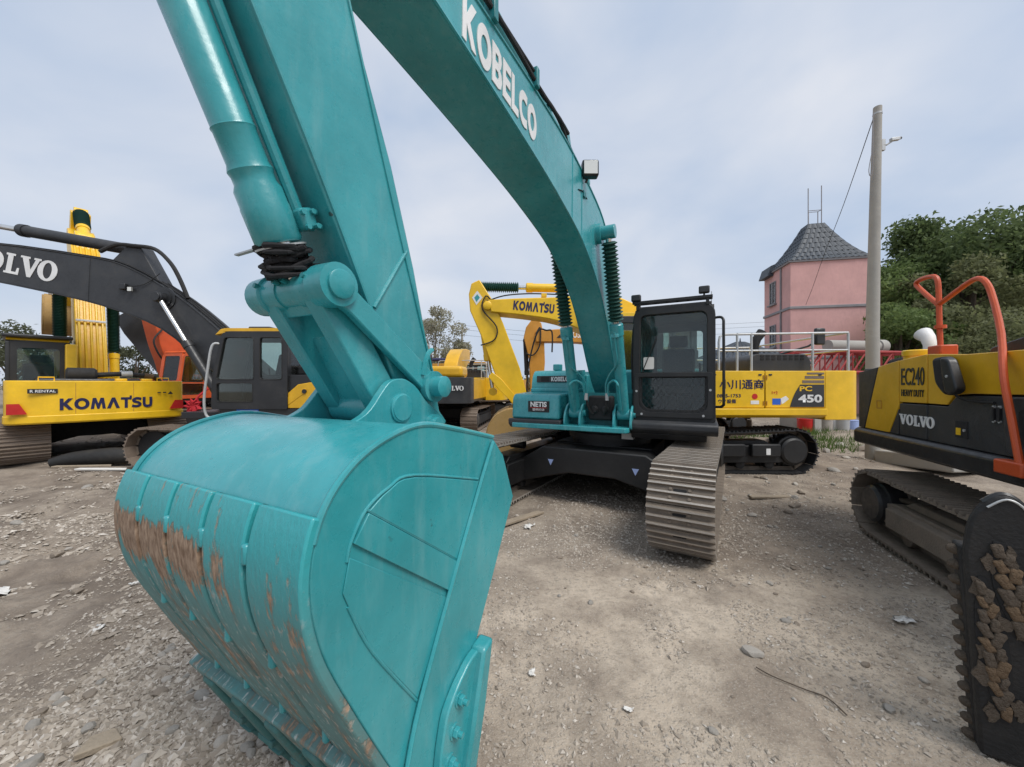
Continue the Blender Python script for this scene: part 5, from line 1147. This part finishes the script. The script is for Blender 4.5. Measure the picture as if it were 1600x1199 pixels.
# yellow and charcoal machine seen from behind between arm and loader bucket
k, cw, b = plain_excavator('yellow excavator with charcoal counterweight seen from behind beyond the teal arm', (-2.45, 15.3, 0), R(84), 'yellow_volvo', 'charcoal', 'yellow_volvo',
    [(.1, 1.5), (.6, 1.7), (1.0, 2.3), (2.0, 2.8)], [(-.5, 1.9), (-.3, 2.6), (.6, 3.2), (2.0, 3.3)], cab=False)
volvo_word(.16, (0, -1, 0), (0, 0, 1), (-2.708, -.72, 1.58), cw)
MB().prism([(-.05, 1.25), (.15, 1.2), (.12, 1.75), (-.05, 1.7)], -2.712, -2.704, 'x').build('reflector', 'red', cw)
MB().box((-2.5, -1.0, 1.95), (-1.6, .9, 2.35)).build('rear_hood', 'yellow_volvo', k, bevel=.12, seg=4)
# second large yellow machine, side on, farther back
k = thing('excavator', 'yellow excavator with white railing far back left of the muddy digging bucket', 'excavator', (-3.9, 17.2, 0), math.pi, 'excavators parked in the yard')
crawler(k, 2.5, 1.4, .6, .9, n=40, shoe='black', frame='frame_black', pieces=False); carbody(k, 1.2, .9, mat='black_soft'); pc_side(k, txt='400')
cab_shell(k, -.3, 1.5, .52, 1.55, 1.24, 3.05, 'black', 'yellow', inside=False)
boom(k, [(.1, 1.7), (.6, 1.8), (1.6, 3.0), (3.2, 3.4), (6.0, 3.0)], [(-.1, 2.0), (.3, 3.0), (1.3, 3.7), (3.0, 3.9), (6.0, 3.35)], .3, 'yellow', .02)
# ochre machine whose boom shows behind the yellow boom
k, cw, b = plain_excavator('ochre excavator whose boom and upright arm show under the yellow boom', (5.6, 13.4, 0), math.pi, 'orange_yellow', 'orange_yellow', 'orange_yellow',
    [(.1, 1.6), (.8, 1.8), (2.2, 2.95), (3.2, 3.20), (4.75, 3.22)], [(-.2, 2.0), (.6, 3.1), (2.0, 3.7), (3.2, 3.72), (4.75, 3.62)],
    [(4.55, 3.9), (4.8, 4.15), (5.10, 3.75), (5.18, 3.4), (4.98, 2.6), (4.92, .9), (4.55, .8), (4.42, 2.5), (4.45, 3.4)], ((4.7, .95), R(-10), .75))
text('DOOSAN', .34, (-1, 0, 0), (0, 0, 1), (3.33, .284, 3.47), 'white', b, bold=.02, width=.84)
MB().prism([(4.02, 3.36), (3.86, 3.52), (3.74, 3.36)], .283, .287).build('arrow_mark', 'black', b)
ram(k, (5.12, 0, 3.3), (5.02, 0, 1.2), .08, .6, 'black_soft', name='bucket_ram')
hoses(b, [(4.75, .3, 3.5), (4.6, .32, 3.72), (4.62, .32, 3.1), (4.85, .3, 2.75), (5.1, .25, 2.82)], .025)
# brown old machine far back
k, cw, b = plain_excavator('weathered brown excavator far back beyond the white railing', (-1.9, 21.5, 0), math.pi, 'yellow_old', 'yellow_old', 'yellow_old',
    [(.1, 1.6), (.8, 1.9), (1.6, 2.2), (5.0, 2.3)], [(-.2, 2.0), (.6, 2.7), (1.6, 2.9), (5.0, 2.8)], hw=1.3)
ram(k, (1.0, 0, 3.1), (4.6, 0, 3.15), .10, .6, 'navy', name='arm_ram')

# ---------------------------------------------------------------- muddy black attachment at the right edge
def attachment():
    k = thing('attachment', 'muddy black steel attachment with studded edge in the lower right corner', 'attachment', (2.165, 1.76, 0), R(-36))
    q = .70
    sp = [(-.005, .93), (.015, 1.08), (.065, 1.18), (.13, 1.225), (.19, 1.19), (.25, 1.08), (.31, 1.05), (.40, 1.12), (.66, 1.28), (.66, .0), (.05, .0)]
    sp = [(a*q*1.25, z) for a, z in sp]
    o = cat2(sp[:8], 4)+sp[8:]
    pl = MB().prism(o, 0, .05).build('side_plate', 'black_rough', k, bevel=.012)
    tl = cat2(sp[2:9], 5)
    MB().tube([(a+.006, -.004, z-.016) for a, z in tl], .005, 6).build('edge_bead', 'galv', pl)  # thin pale grey ridge line, the edge highlight put into its colour
    MB().tube([(a, .025, z) for a, z in tl], .014, 6).build('edge_bead', 'black', pl)
    MB().box((.185, -.004, .93), (.190, -.0005, 1.13)).build('seam', 'black_soft', pl)
    MB().prism([(-.012, .95), (.045, 0), (.14, 0), (.10, .95)], .05, .15).build('edge_drum', 'black_rough', k, bevel=.012)
    for j in range(13):
        t = .02+.96*j/12; x, z = -.008+.055*t, .93*(1-t)
        MB().lathe((x+.03, .10, z), (x-.035, .095, z+.004), [(0, .028), (.035, .025), (.052, .022), (.064, .012)], 10).build('stud', 'mud', k)
    rows = (((.100, .985), (.185, .58), .040), ((.050, .80), (.112, .22), .034))
    for (xa, za), (xb, zb), w in rows:
        sl = [(xa+(xb-xa)*t+sg*w*math.sin(math.pi*(.12+.76*t))*1.45, za+(zb-za)*t) for sg, ts in ((-1, np.linspace(-.06, 1.06, 10)), (1, np.linspace(1.06, -.06, 10))) for t in ts]
        MB().prism(sl, -.005, -.001).build('slot', 'black_soft', pl)
        for j in range(14):                                             # dried mud smeared round the links
            t = random.uniform(-.05, 1.05); cx, cz = xa+(xb-xa)*t+random.uniform(-1.6, 1.6)*w, za+(zb-za)*t; rr = random.uniform(.012, .03); ph = random.uniform(0, 6)
            MB().prism([(cx+rr*(1+.35*math.sin(3*a+ph)+random.uniform(-.15, .15))*math.cos(a), cz+rr*1.9*(1+.3*math.sin(2*a+ph)+random.uniform(-.15, .15))*math.sin(a)) for a in np.linspace(0, 2*math.pi, 17)[:-1]], -.0065-.0004*j, -.0008).build('mud_smear', 'mud', pl)
        L = math.hypot(xb-xa, zb-za); n = int(L/.064); lean = math.atan2(xb-xa, za-zb)
        for j in range(n):
            for side in (-1, 1):
                t = (j+.5+.25*side)/n; fade = math.sin(math.pi*(.12+.76*min(max(t, 0), 1)))
                cx, cz = xa+(xb-xa)*t+side*w*.52*fade, za+(zb-za)*t
                bm = bmesh.new(); bmesh.ops.create_icosphere(bm, subdivisions=3, radius=1); ph = random.uniform(0, 6); sc_ = random.uniform(.72, 1.2)
                for v in bm.verts:                                   # worn link, squared off and caked with mud
                    q_ = Vector([math.copysign(abs(c_)**.55, c_) for c_ in v.co]); n_ = 1+.10*math.sin(q_.x*3+ph)*math.sin(q_.z*4+ph)+random.uniform(-.03, .03)
                    v.co = Vector((q_.x*w*sc_*.50*n_, q_.y*.013*n_, q_.z*sc_*.036*n_))
                me = bpy.data.meshes.new('chain_link'); bm.to_mesh(me); bm.free()
                o2 = link('chain_link', me, ('rust_mud', 'mud', 'mud')[random.randrange(3)], k, loc=(cx, -.006, cz), ang=60); o2.rotation_euler.y = lean*-1+random.uniform(-.2, .2)+side*.25
attachment()

# ---------------------------------------------------------------- buildings, pole, yard clutter
def tiled_roof(parent, prof, mat='roof_tile', tile=.30):
    """hip roof from rings of (half width x, half width y, z); tiles are real small slabs"""
    b = MB()
    for (ax, ay, az), (bx, by, bz) in zip(prof[:-1], prof[1:]):
        for s in range(4):
            ang = s*math.pi/2; w0, w1 = (ay, by) if s % 2 == 0 else (ax, bx); d0, d1 = (ax, bx) if s % 2 == 0 else (ay, by)
            M = Matrix.Rotation(ang, 4, 'Z'); n = max(2, int(2*w0/tile))
            for k in range(n):
                u0, u1 = -1+2*k/n, -1+2*(k+.93)/n; um = (u0+u1)/2
                p = [M @ V(d0+.02, u0*w0, az), M @ V(d0+.035, um*w0, az+.045), M @ V(d0+.02, u1*w0, az), M @ V(d1, u1*w1, bz), M @ V(d1+.01, um*w1, bz+.03), M @ V(d1, u0*w1, bz)]
                b.add(p, [(0, 1, 4, 5), (1, 2, 3, 4)])
            p = [M @ V(d0-.02, -w0, az-.02), M @ V(d0-.02, w0, az-.02), M @ V(d1-.02, w1, bz-.02), M @ V(d1-.02, -w1, bz-.02)]; b.add(p, [(0, 1, 2, 3)])
    t = prof[-1]; b.box((-t[0], -t[1], t[2]-.05), (t[0], t[1], t[2]+.03))
    return b.build('roof', mat, parent, ang=20)
def window(parent, org, right, w, h):
    rt = Vector(right)
    f = plate('window', [rect(-w/2, -h/2, w/2, h/2), rect(-w/2+.06, -h/2+.06, -.03, h/2-.06), rect(.03, -h/2+.06, w/2-.06, h/2-.06)], .08, rt, (0, 0, 1), org, 'trim_grey', parent)
    for a, c in ((-w/2+.06, -.03), (.03, w/2-.06)): plate('pane', [rect(a, -h/2+.06, c, h/2-.06)], .01, rt, (0, 0, 1), org, 'glass_clear', f)
    plate('window_back', [rect(-w/2, -h/2, w/2, h/2)], .02, rt, (0, 0, 1), Vector(org)-rt.cross(V(0, 0, 1))*.06, 'black_soft', f)
    n = rt.cross(V(0, 0, 1))
    MB().cbox(Vector(org)+n*.05-V(0, 0, h/2+.05), (w+.2 if abs(rt.x) > .5 else .2, .2 if abs(rt.x) > .5 else w+.2, .08)).build('sill', 'trim_grey', f)
bl = thing('pink_building', 'pink rendered tower house with steep dark tiled roof', 'building', (18.87, 23.19, 0), R(-12)); bl.scale = (1, .82, 1)
MB().box((-2.0, -2.05, 0), (2.0, 2.05, 9.0)).build('wall', 'pink_wall', bl)
MB().box((-2.07, -2.12, 6.16), (2.07, 2.12, 6.32)).build('string_course', 'trim_grey', bl, bevel=.02); MB().box((-2.05, -2.10, 3.2), (2.05, 2.10, 3.34)).build('string_course', 'trim_grey', bl, bevel=.02)
MB().box((-2.12, -2.17, 8.92), (2.12, 2.17, 9.06)).build('cornice', 'trim_grey', bl, bevel=.02)
for x in (-2.01,):
    for yy in (-.75,): MB().box((x-.07, yy-.06, 0), (x, yy+.06, 8.9)).build('pilaster', 'trim_grey', bl)
for z in (7.6, 4.8, 2.0): window(bl, (-2.02, .55, z), (0, -1, 0), .95, 1.45)
tiled_roof(bl, [(2.14, 2.19, 9.02), (1.88, 1.93, 9.27), (1.63, 1.68, 9.56), (1.40, 1.45, 9.88), (1.18, 1.23, 10.22), (.98, 1.03, 10.57), (.79, .84, 10.92), (.62, .66, 11.26), (.46, .50, 11.6)])
gb = MB().prism([(-2.35, 8.75), (-1.9, 8.75), (-1.9, 9.5), (-2.15, 9.4)], .5, 2.1).build('dormer', 'roof_tile', bl)
mast = MB()
for x, y, h in ((-.36, -.3, 13.9), (.36, -.3, 14.0), (-.1, .3, 12.6), (.42, .3, 12.6)): mast.cyl((x, y, 11.45), (x, y, h), .028, n=6)
mast.tube([(-.36, -.3, 12.5), (-.1, .3, 12.6), (.42, .3, 12.6), (.36, -.3, 12.5), (-.36, -.3, 12.5)], .02, 6); mast.build('roof_mast', 'trim_grey', bl)
hs = thing('low_house', 'low house with dark grey tiled hip roof left of the pink building', 'house', (13.9, 22.5, 0), R(5))
MB().box((-2.3, -2, 0), (2.3, 2, 2.9)).build('wall', 'concrete', hs)
tiled_roof(hs, [(2.7, 2.4, 2.85), (2.2, 1.9, 3.15), (1.6, 1.3, 3.5), (.9, .65, 3.9), (.25, .12, 4.25)])
MB().cyl((0, 0, 4.2), (0, 0, 4.5), .06, .02, n=8).build('finial', 'roof_tile', hs)
MB().box((-.5, -2.05, 0), (.5, -2.0, 2.1)).build('door', 'black_soft', hs)
pl = thing('utility_pole', 'tall round concrete pole with a small camera near its top', 'pole', (8.30, 8.5, 0))
MB().tube([(0, 0, -.1), (.0, 0, 3), (.06, 0, 6), (.115, 0, 8.1)], [.135, .120, .098, .078], 20).build('shaft', 'concrete', pl)
MB().cyl((.112, 0, 7.92), (.113, 0, 7.96), .086, n=20).build('band', 'galv', pl)
c = MB().tube([(.1, 0, 7.22), (.30, -.02, 7.22), (.42, -.04, 7.30)], .02, 6).build('camera_arm', 'galv', pl)
MB().cbox((.46, -.05, 7.33), (.20, .07, .07), Matrix.Rotation(-.15, 3, 'Y')).build('camera_body', 'galv', c, bevel=.01); MB().cyl((.55, -.05, 7.35), (.60, -.05, 7.36), .03, n=10).build('camera_lens', 'black', c)
MB().box((.19, -.03, 7.1), (.27, .03, 7.35)).build('bracket', 'galv', c)
MB().tube([(-.08, -.1, 7.9), (-.11, -.12, 7.3), (-.12, -.12, 6.6), (-.17, -.12, 6.45), (-.20, -.12, 6.6), (-.13, -.12, 7.0)], .008, 5, 4).build('cable', 'trim_grey', pl)
wr = thing('overhead_wire', 'thin wire running from the concrete pole down to the pink building', 'wire', (8.32, 8.5, 7.85))
MB().tube([(0, 0, 0), (2.1, 3.1, -.48), (4.2, 6.3, -.92), (6.3, 9.4, -1.32), (8.27, 12.35, -1.66)], .009, 5, 5).build('wire', 'charcoal', wr)
for px, yy, h, lab in ((722, 34, 7.2, 'thin distant utility pole beside the pale blossoming tree'), (171, 26, 5.2, 'thin distant pole behind the slanting black boom')):
    x = (px-800)/577*yy; p = thing('distant_pole', lab, 'pole', (x, yy, 0)); MB().cyl((0, 0, 0), (0, 0, h), .13, .09, n=10).build('shaft', 'concrete', p); MB().box((-.5, -.04, h-.5), (.7, .04, h-.4)).build('crossarm', 'galv', p)
for dz in (0, .5, .9):
    w = thing('power_line', ('lowest', 'middle', 'top')[int(dz*2.3)]+' of the thin power lines running from the distant pole', 'wire', (-4.6, 34, 6.2+dz))
    MB().tube([(0, 0, 0), (9, 0, -.7), (18, 0, -.2), (30, 0, .4)], .012, 4, 5).build('wire', 'charcoal', w)
# red lattice mast and concrete pipe behind the yellow machine
tr = thing('lattice_mast', 'red steel lattice mast section lying behind the railing', 'mast', (12.6, 14.0, 0), R(10))
ch = MB(); br = MB()
for y in (-.6, .6):
    for z in (2.15, 2.9): ch.tube([(-2.2, y, z), (3.2, y, z)], .05, 6)
    for j in range(9):
        x = -2.2+j*.6; br.tube([(x, y, 2.15), (x+.6, y, 2.9)], .03, 5); br.tube([(x+.6, y, 2.15), (x+.6, y, 2.9)], .025, 5)
for j in range(10): br.tube([(-2.2+j*.6, -.6, 2.9), (-2.2+j*.6, .6, 2.9)], .025, 5); br.tube([(-2.2+j*.6, -.6, 2.15), (-2.2+j*.6, .6, 2.15)], .025, 5)
for x in (-2, 3): MB().box((x-.15, -.7, 0), (x+.15, .7, 2.1)).build('support_block', 'concrete', tr, bevel=.02)
ch.build('chord', 'truss_red', tr); br.build('brace', 'truss_red', tr)
cp = thing('concrete_pipe', 'grey concrete pipe lying on the red lattice mast', 'pipe', (13.0, 14.3, 2.95), R(8))
MB().lathe((-.9, 0, .24), (1.6, 0, .24), [(0, .16), (0, .22), (2.2, .22), (2.2, .27), (2.5, .27), (2.5, .16)], 24).build('barrel', 'concrete', cp)
# drums and cans on the far rubble
for j, (px, mt, lab, r, h) in enumerate(((1258, 'red', 'red paint drum on the rubble under the yellow counterweight', .24, .5), (1276, 'yellow_old', 'dull yellow can next to the red drum', .17, .42), (1290, 'stone_pale', 'cream coloured can third from the red drum', .20, .46),
        (1304, 'white', 'white plastic pail between the cream can and the grey pail', .20, .48), (1317, 'galv', 'grey metal pail second from the right of the row', .19, .46), (1330, 'pale_blue', 'pale blue pail at the right end of the row', .21, .44))):
    yy = 13.2+.25*(j % 2); o = thing('paint_can', lab, 'can', ((px-800)/577*yy, yy, gz((px-800)/577*yy, yy)), 0, 'cans on the rubble')
    MB().lathe((0, 0, 0), (0, 0, h), [(0, r*.92), (.02, r*.95), (h*.9, r), (h*.9, r*1.04), (h*.95, r*1.04), (h*.96, r)], 16).build('body', mt, o)
    MB().tube([(-r, 0, h*.85), (-r*.8, -.02, h*1.15), (0, -.03, h*1.3), (r*.8, -.02, h*1.15), (r, 0, h*.85)], .008, 5, 3).build('handle', 'galv', o)
ty = thing('old_tyre', 'worn black tyre lying flat in the rubble behind the black track', 'tyre', (8.0, 10.6, gz(8.0, 10.6)))
b = MB(); ring = []
b.lathe((0, 0, 0), (0, 0, .28), [(0, .30), (.0, .44), (.05, .52), (.23, .52), (.28, .44), (.28, .30), (.22, .28), (.06, .28), (0.0, .30)], 28); b.build('tread', 'rubber', ty)
sb = MB().prism([(-1.7, -.6), (1.6, -.75), (1.9, .4), (-1.3, .8)], -.05, .24, 'z').build('concrete_slab', 'concrete', None, bevel=.03); sb.location = (9.6, 7.9, 0); sb.rotation_euler = (R(-4), R(3), .3); tag(sb, 'broken pale concrete slab lying behind the muddy right-hand track', 'slab')
sb = MB().prism([(-.9, -.5), (.8, -.6), (1.0, .3), (-.3, .6)], -.05, .3, 'z').build('concrete_slab', 'concrete', None, bevel=.03); sb.location = (11.6, 8.6, 0); sb.rotation_euler = (R(6), R(-4), -.2); tag(sb, 'smaller broken concrete slab near the right edge of the rubble', 'slab')
# dark rubber roll and timbers under the left machine
rr = thing('rubber_roll', 'flattened black rubber roll lying under the yellow counterweight', 'rubber roll', (-8.9, 8.05, gz(-8.9, 8.05)), R(20))
MB().tube([(-.85, 0, .10), (-.5, .05, .16), (.1, 0, .19), (.6, -.05, .18), (1.0, -.1, .14)], [.09, .15, .18, .16, .10], 14, 4).build('roll', 'rubber', rr)
for lab, x, y, rz, L, mt in (('pale broken plank leaning on the black rubber roll', -9.0, 7.75, .25, 1.0, 'wood'), ('white painted board on the mud before the yellow machine', -8.1, 7.3, .12, .9, 'paper'), ('thin weathered plank on the rubble beside the black track', 3.95, 5.65, .1, .7, 'wood'), ('split timber in the gravel at the bottom left', -1.92, 1.73, .55, .16, 'wood'), ('plank lying beside the teal excavator under its beam', .12, 4.75, .75, .8, 'wood')):
    o = MB().prism(rpoly([(-L/2, -.05), (L/2, -.04), (L/2-.05, .05), (-L/2+.03, .045)], .01, 2), 0, .03, 'z').build('plank', mt, None, bevel=.004)
    o.location = (x, y, gz(x, y)+.012); o.rotation_euler = (.02, .03, rz); tag(o, lab, 'plank')
for lab, x, y, s, kk in (('crumpled white paper scrap before the teal excavator beam', .20, 4.5, .09, 1), ('white torn paper on the mud at the left edge', -4.3, 3.1, .10, 2), ('small white plastic scrap on the left gravel', -3.3, 3.25, .05, 3), ('white scrap among stones in the left foreground mud', -2.9, 2.6, .045, 4), ('pale torn scrap on the ground before the right track', 2.9, 2.75, .07, 5), ('triangular white scrap near the bucket cutter', .12, 2.25, .035, 6), ('white wrapper on the beige ground at the lower middle', .62, 1.98, .03, 7)):
    r_ = random.Random(kk); b = MB(); n = 5
    g_ = [[V((i/n-.5)*2*s*(1-.5*j/n)+r_.uniform(-.28, .28)*s, (j/n-.5)*1.0*s+r_.uniform(-.25, .25)*s, .006+r_.uniform(0, .30)*s) for i in range(n+1)] for j in range(n+1)]
    b.add([p for row in g_ for p in row], [(j*(n+1)+i, j*(n+1)+i+1, (j+1)*(n+1)+i+1, (j+1)*(n+1)+i) for i in range(n) for j in range(n)])
    o = b.build('paper_scrap', 'paper', None, ang=15); o.location = (x, y, gz(x, y)+.005); o.rotation_euler.z = kk*1.3; tag(o, lab, 'litter')
    sm = o.modifiers.new('s', 'SOLIDIFY'); sm.thickness = .002
tw = MB().tube([(x, y, gz(x, y)+.012) for x, y in ((1.50, 2.27), (1.54, 2.19), (1.66, 2.10), (1.74, 2.04), (1.75, 1.93))], .0035, 6, 4).build('wire_scrap', 'mud'); tag(tw, 'rusty bent wire on the bare ground in the foreground', 'wire')

# ---------------------------------------------------------------- trees and green
def leaf_cloud(name, cen, rad, n, size, mat, parent, seed, squash=1.0):
    r = np.random.default_rng(seed); m = len(cen); k = r.integers(0, m, n); d = r.normal(size=(n, 3)); d /= np.linalg.norm(d, axis=1)[:, None]
    c = np.array(cen)[k]; rr = np.array(rad)[k]*(r.uniform(.25, 1, n)**.4)*(1+.15*r.normal(size=n))
    p = c+d*rr[:, None]*np.array([1, 1, .8]); a = r.normal(size=(n, 3))+d*.6; a /= np.linalg.norm(a, axis=1)[:, None]
    t = np.cross(a, r.normal(size=(n, 3))); t /= np.linalg.norm(t, axis=1)[:, None]; u = np.cross(a, t); s = size*r.uniform(.55, 1.25, n)[:, None]
    q = np.stack([p-t*s, p-u*s*.5, p+t*s, p+u*s*.5], 1)
    return link(name, np_mesh(name, q.reshape(-1, 3), np.arange(n*4).reshape(n, 4), 4), mat, parent)
def tree(label, loc, h, rad, mat, n, leaf, seed, trunk=.25, lobes=26, group='trees round the yard'):
    k = thing('tree', label, 'tree', loc, 0, group); r = random.Random(seed); zc = h*.58; rz_ = h*.44
    cen, rd = [], []
    for j in range(lobes):
        a, e = r.uniform(0, 6.28), math.asin(r.uniform(-.9, 1)); f = r.uniform(.45, .92)
        cen.append((math.cos(a)*math.cos(e)*rad*f, math.sin(a)*math.cos(e)*rad*f, zc+math.sin(e)*rz_*f)); rd.append(rad*r.uniform(.20, .36))
    b = MB(); b.tube([(0, 0, -.1), (.05, .03, h*.2), (-.05, 0, h*.45), (.05, 0, h*.8)], [trunk, trunk*.8, trunk*.55, trunk*.12], 10, 0)
    for c in cen[::2]:
        z0 = h*r.uniform(.2, .5); b.tube([(0, 0, z0), (c[0]*.4, c[1]*.4, z0+(c[2]-z0)*.55), c], [trunk*.4, trunk*.22, trunk*.06], 6, 3)
    b.build('trunk', 'bark', k); leaf_cloud('crown', cen, rd, n, leaf, mat, k, seed); return k
tree('bushy green tree directly right of the concrete pole', (26.3, 25.5, 0), 10.2, 3.2, 'leaf_green', 26000, .13, 3)
tree('green tree rising between the pole and the orange rail', (21.9, 22.5, 0), 8.0, 2.9, 'leaf_green', 20000, .13, 4)
tree('low bright green tree behind the orange rail', (20.0, 19.0, 0), 6.2, 2.2, 'leaf_green', 15000, .11, 5)
tree('tall dark tree at the right edge of the photo', (29.5, 24.0, 0), 13.2, 5.4, 'leaf_dark', 42000, .16, 6, .4, 40)
tree('brownish leafed tree below the tall dark tree', (24.3, 19.5, 0), 8.2, 3.5, 'leaf_brownish', 24000, .12, 7, .3, 30)
tree('dark tree standing behind the other trees on the right', (34.5, 31.0, 0), 13.5, 4.6, 'leaf_dark', 26000, .16, 8, .35, 30)
tree('low dark shrub tree behind the black engine hood at the right edge', (20.5, 14.8, 0), 4.6, 2.6, 'leaf_brownish', 14000, .09, 12, .18, 24)
tree('pale blossoming tree beyond the teal arm', (-6.2, 30.0, 0), 7.8, 2.7, 'leaf_blossom', 15000, .10, 9, .16, 34)
tree('grey green tree far behind the slanting black boom', (-27.5, 27.0, 0), 4.9, 2.2, 'leaf_grey', 7000, .10, 10, .15, 22)
tree('olive bushy tree at the left edge behind the yellow machine', (-37.5, 27.5, 0), 6.0, 3.2, 'leaf_grey', 9000, .12, 11, .2, 26)
tree('thin grey tree behind the raised bucket at the left', (-34.0, 29.0, 0), 5.8, 1.7, 'leaf_grey', 2600, .10, 13, .12, 18)
# far hedge and weeds nobody could count
r = np.random.default_rng(5); cen = [(x, 62+r.uniform(-3, 3), r.uniform(.6, 1.7)) for x in np.arange(-95, 100, 2.2)]
o = leaf_cloud('far_tree_line', cen, [r.uniform(1.5, 2.3) for _ in cen], 42000, .26, 'leaf_grey', None, 6); o['kind'] = 'stuff'; tag(o, 'low grey green tree line along the far edge of the yard', 'tree line')
gp = np.random.default_rng(8); gv, gf = [], []
for cx, cy, n in ((9.2, 11.3, 500), (8.6, 10.2, 260), (10.5, 12.6, 500), (7.8, 12.0, 300), (11.5, 11.0, 260)):
    for _ in range(n):
        x, y = cx+gp.normal()*.5, cy+gp.normal()*.45; z = gz(x, y); h = gp.uniform(.08, .3); a = gp.uniform(0, 6.3); dx, dy = math.cos(a), math.sin(a); i = len(gv)
        gv += [(x-dx*.012, y-dy*.012, z-.01), (x+dx*.012, y+dy*.012, z-.01), (x+gp.normal()*.08, y+gp.normal()*.08, z+h)]; gf.append((i, i+1, i+2))
me = bpy.data.meshes.new('weeds'); me.from_pydata(gv, [], gf); me.update(); o = link('weeds', me, 'grass', kind='stuff'); tag(o, 'patches of green weeds on the rubble under the yellow counterweight', 'weeds')
bk = MB(); n = 60
bx, by = np.meshgrid(np.linspace(6.0, 17, 56), np.linspace(8.6, 15, 36)); bz = ground_z(bx, by)-.03+.28*np.clip(vnoise(bx*.9, by*.9, 41)-.35, 0, 1)*np.clip((bx-6.2)/1.5, 0, 1)*np.clip((17-bx)/2, 0, 1)*np.clip((by-8.8)/1.2, 0, 1)*np.clip((15-by)/1.5, 0, 1)
ii = np.arange(bx.size).reshape(bx.shape); fc = np.stack([ii[:-1, :-1], ii[:-1, 1:], ii[1:, 1:], ii[1:, :-1]], -1).reshape(-1, 4)
link('rubble_bank', np_mesh('rubble_bank', np.stack([bx.ravel(), by.ravel(), bz.ravel()], -1), fc, 4), 'ground', ang=80, kind='structure')
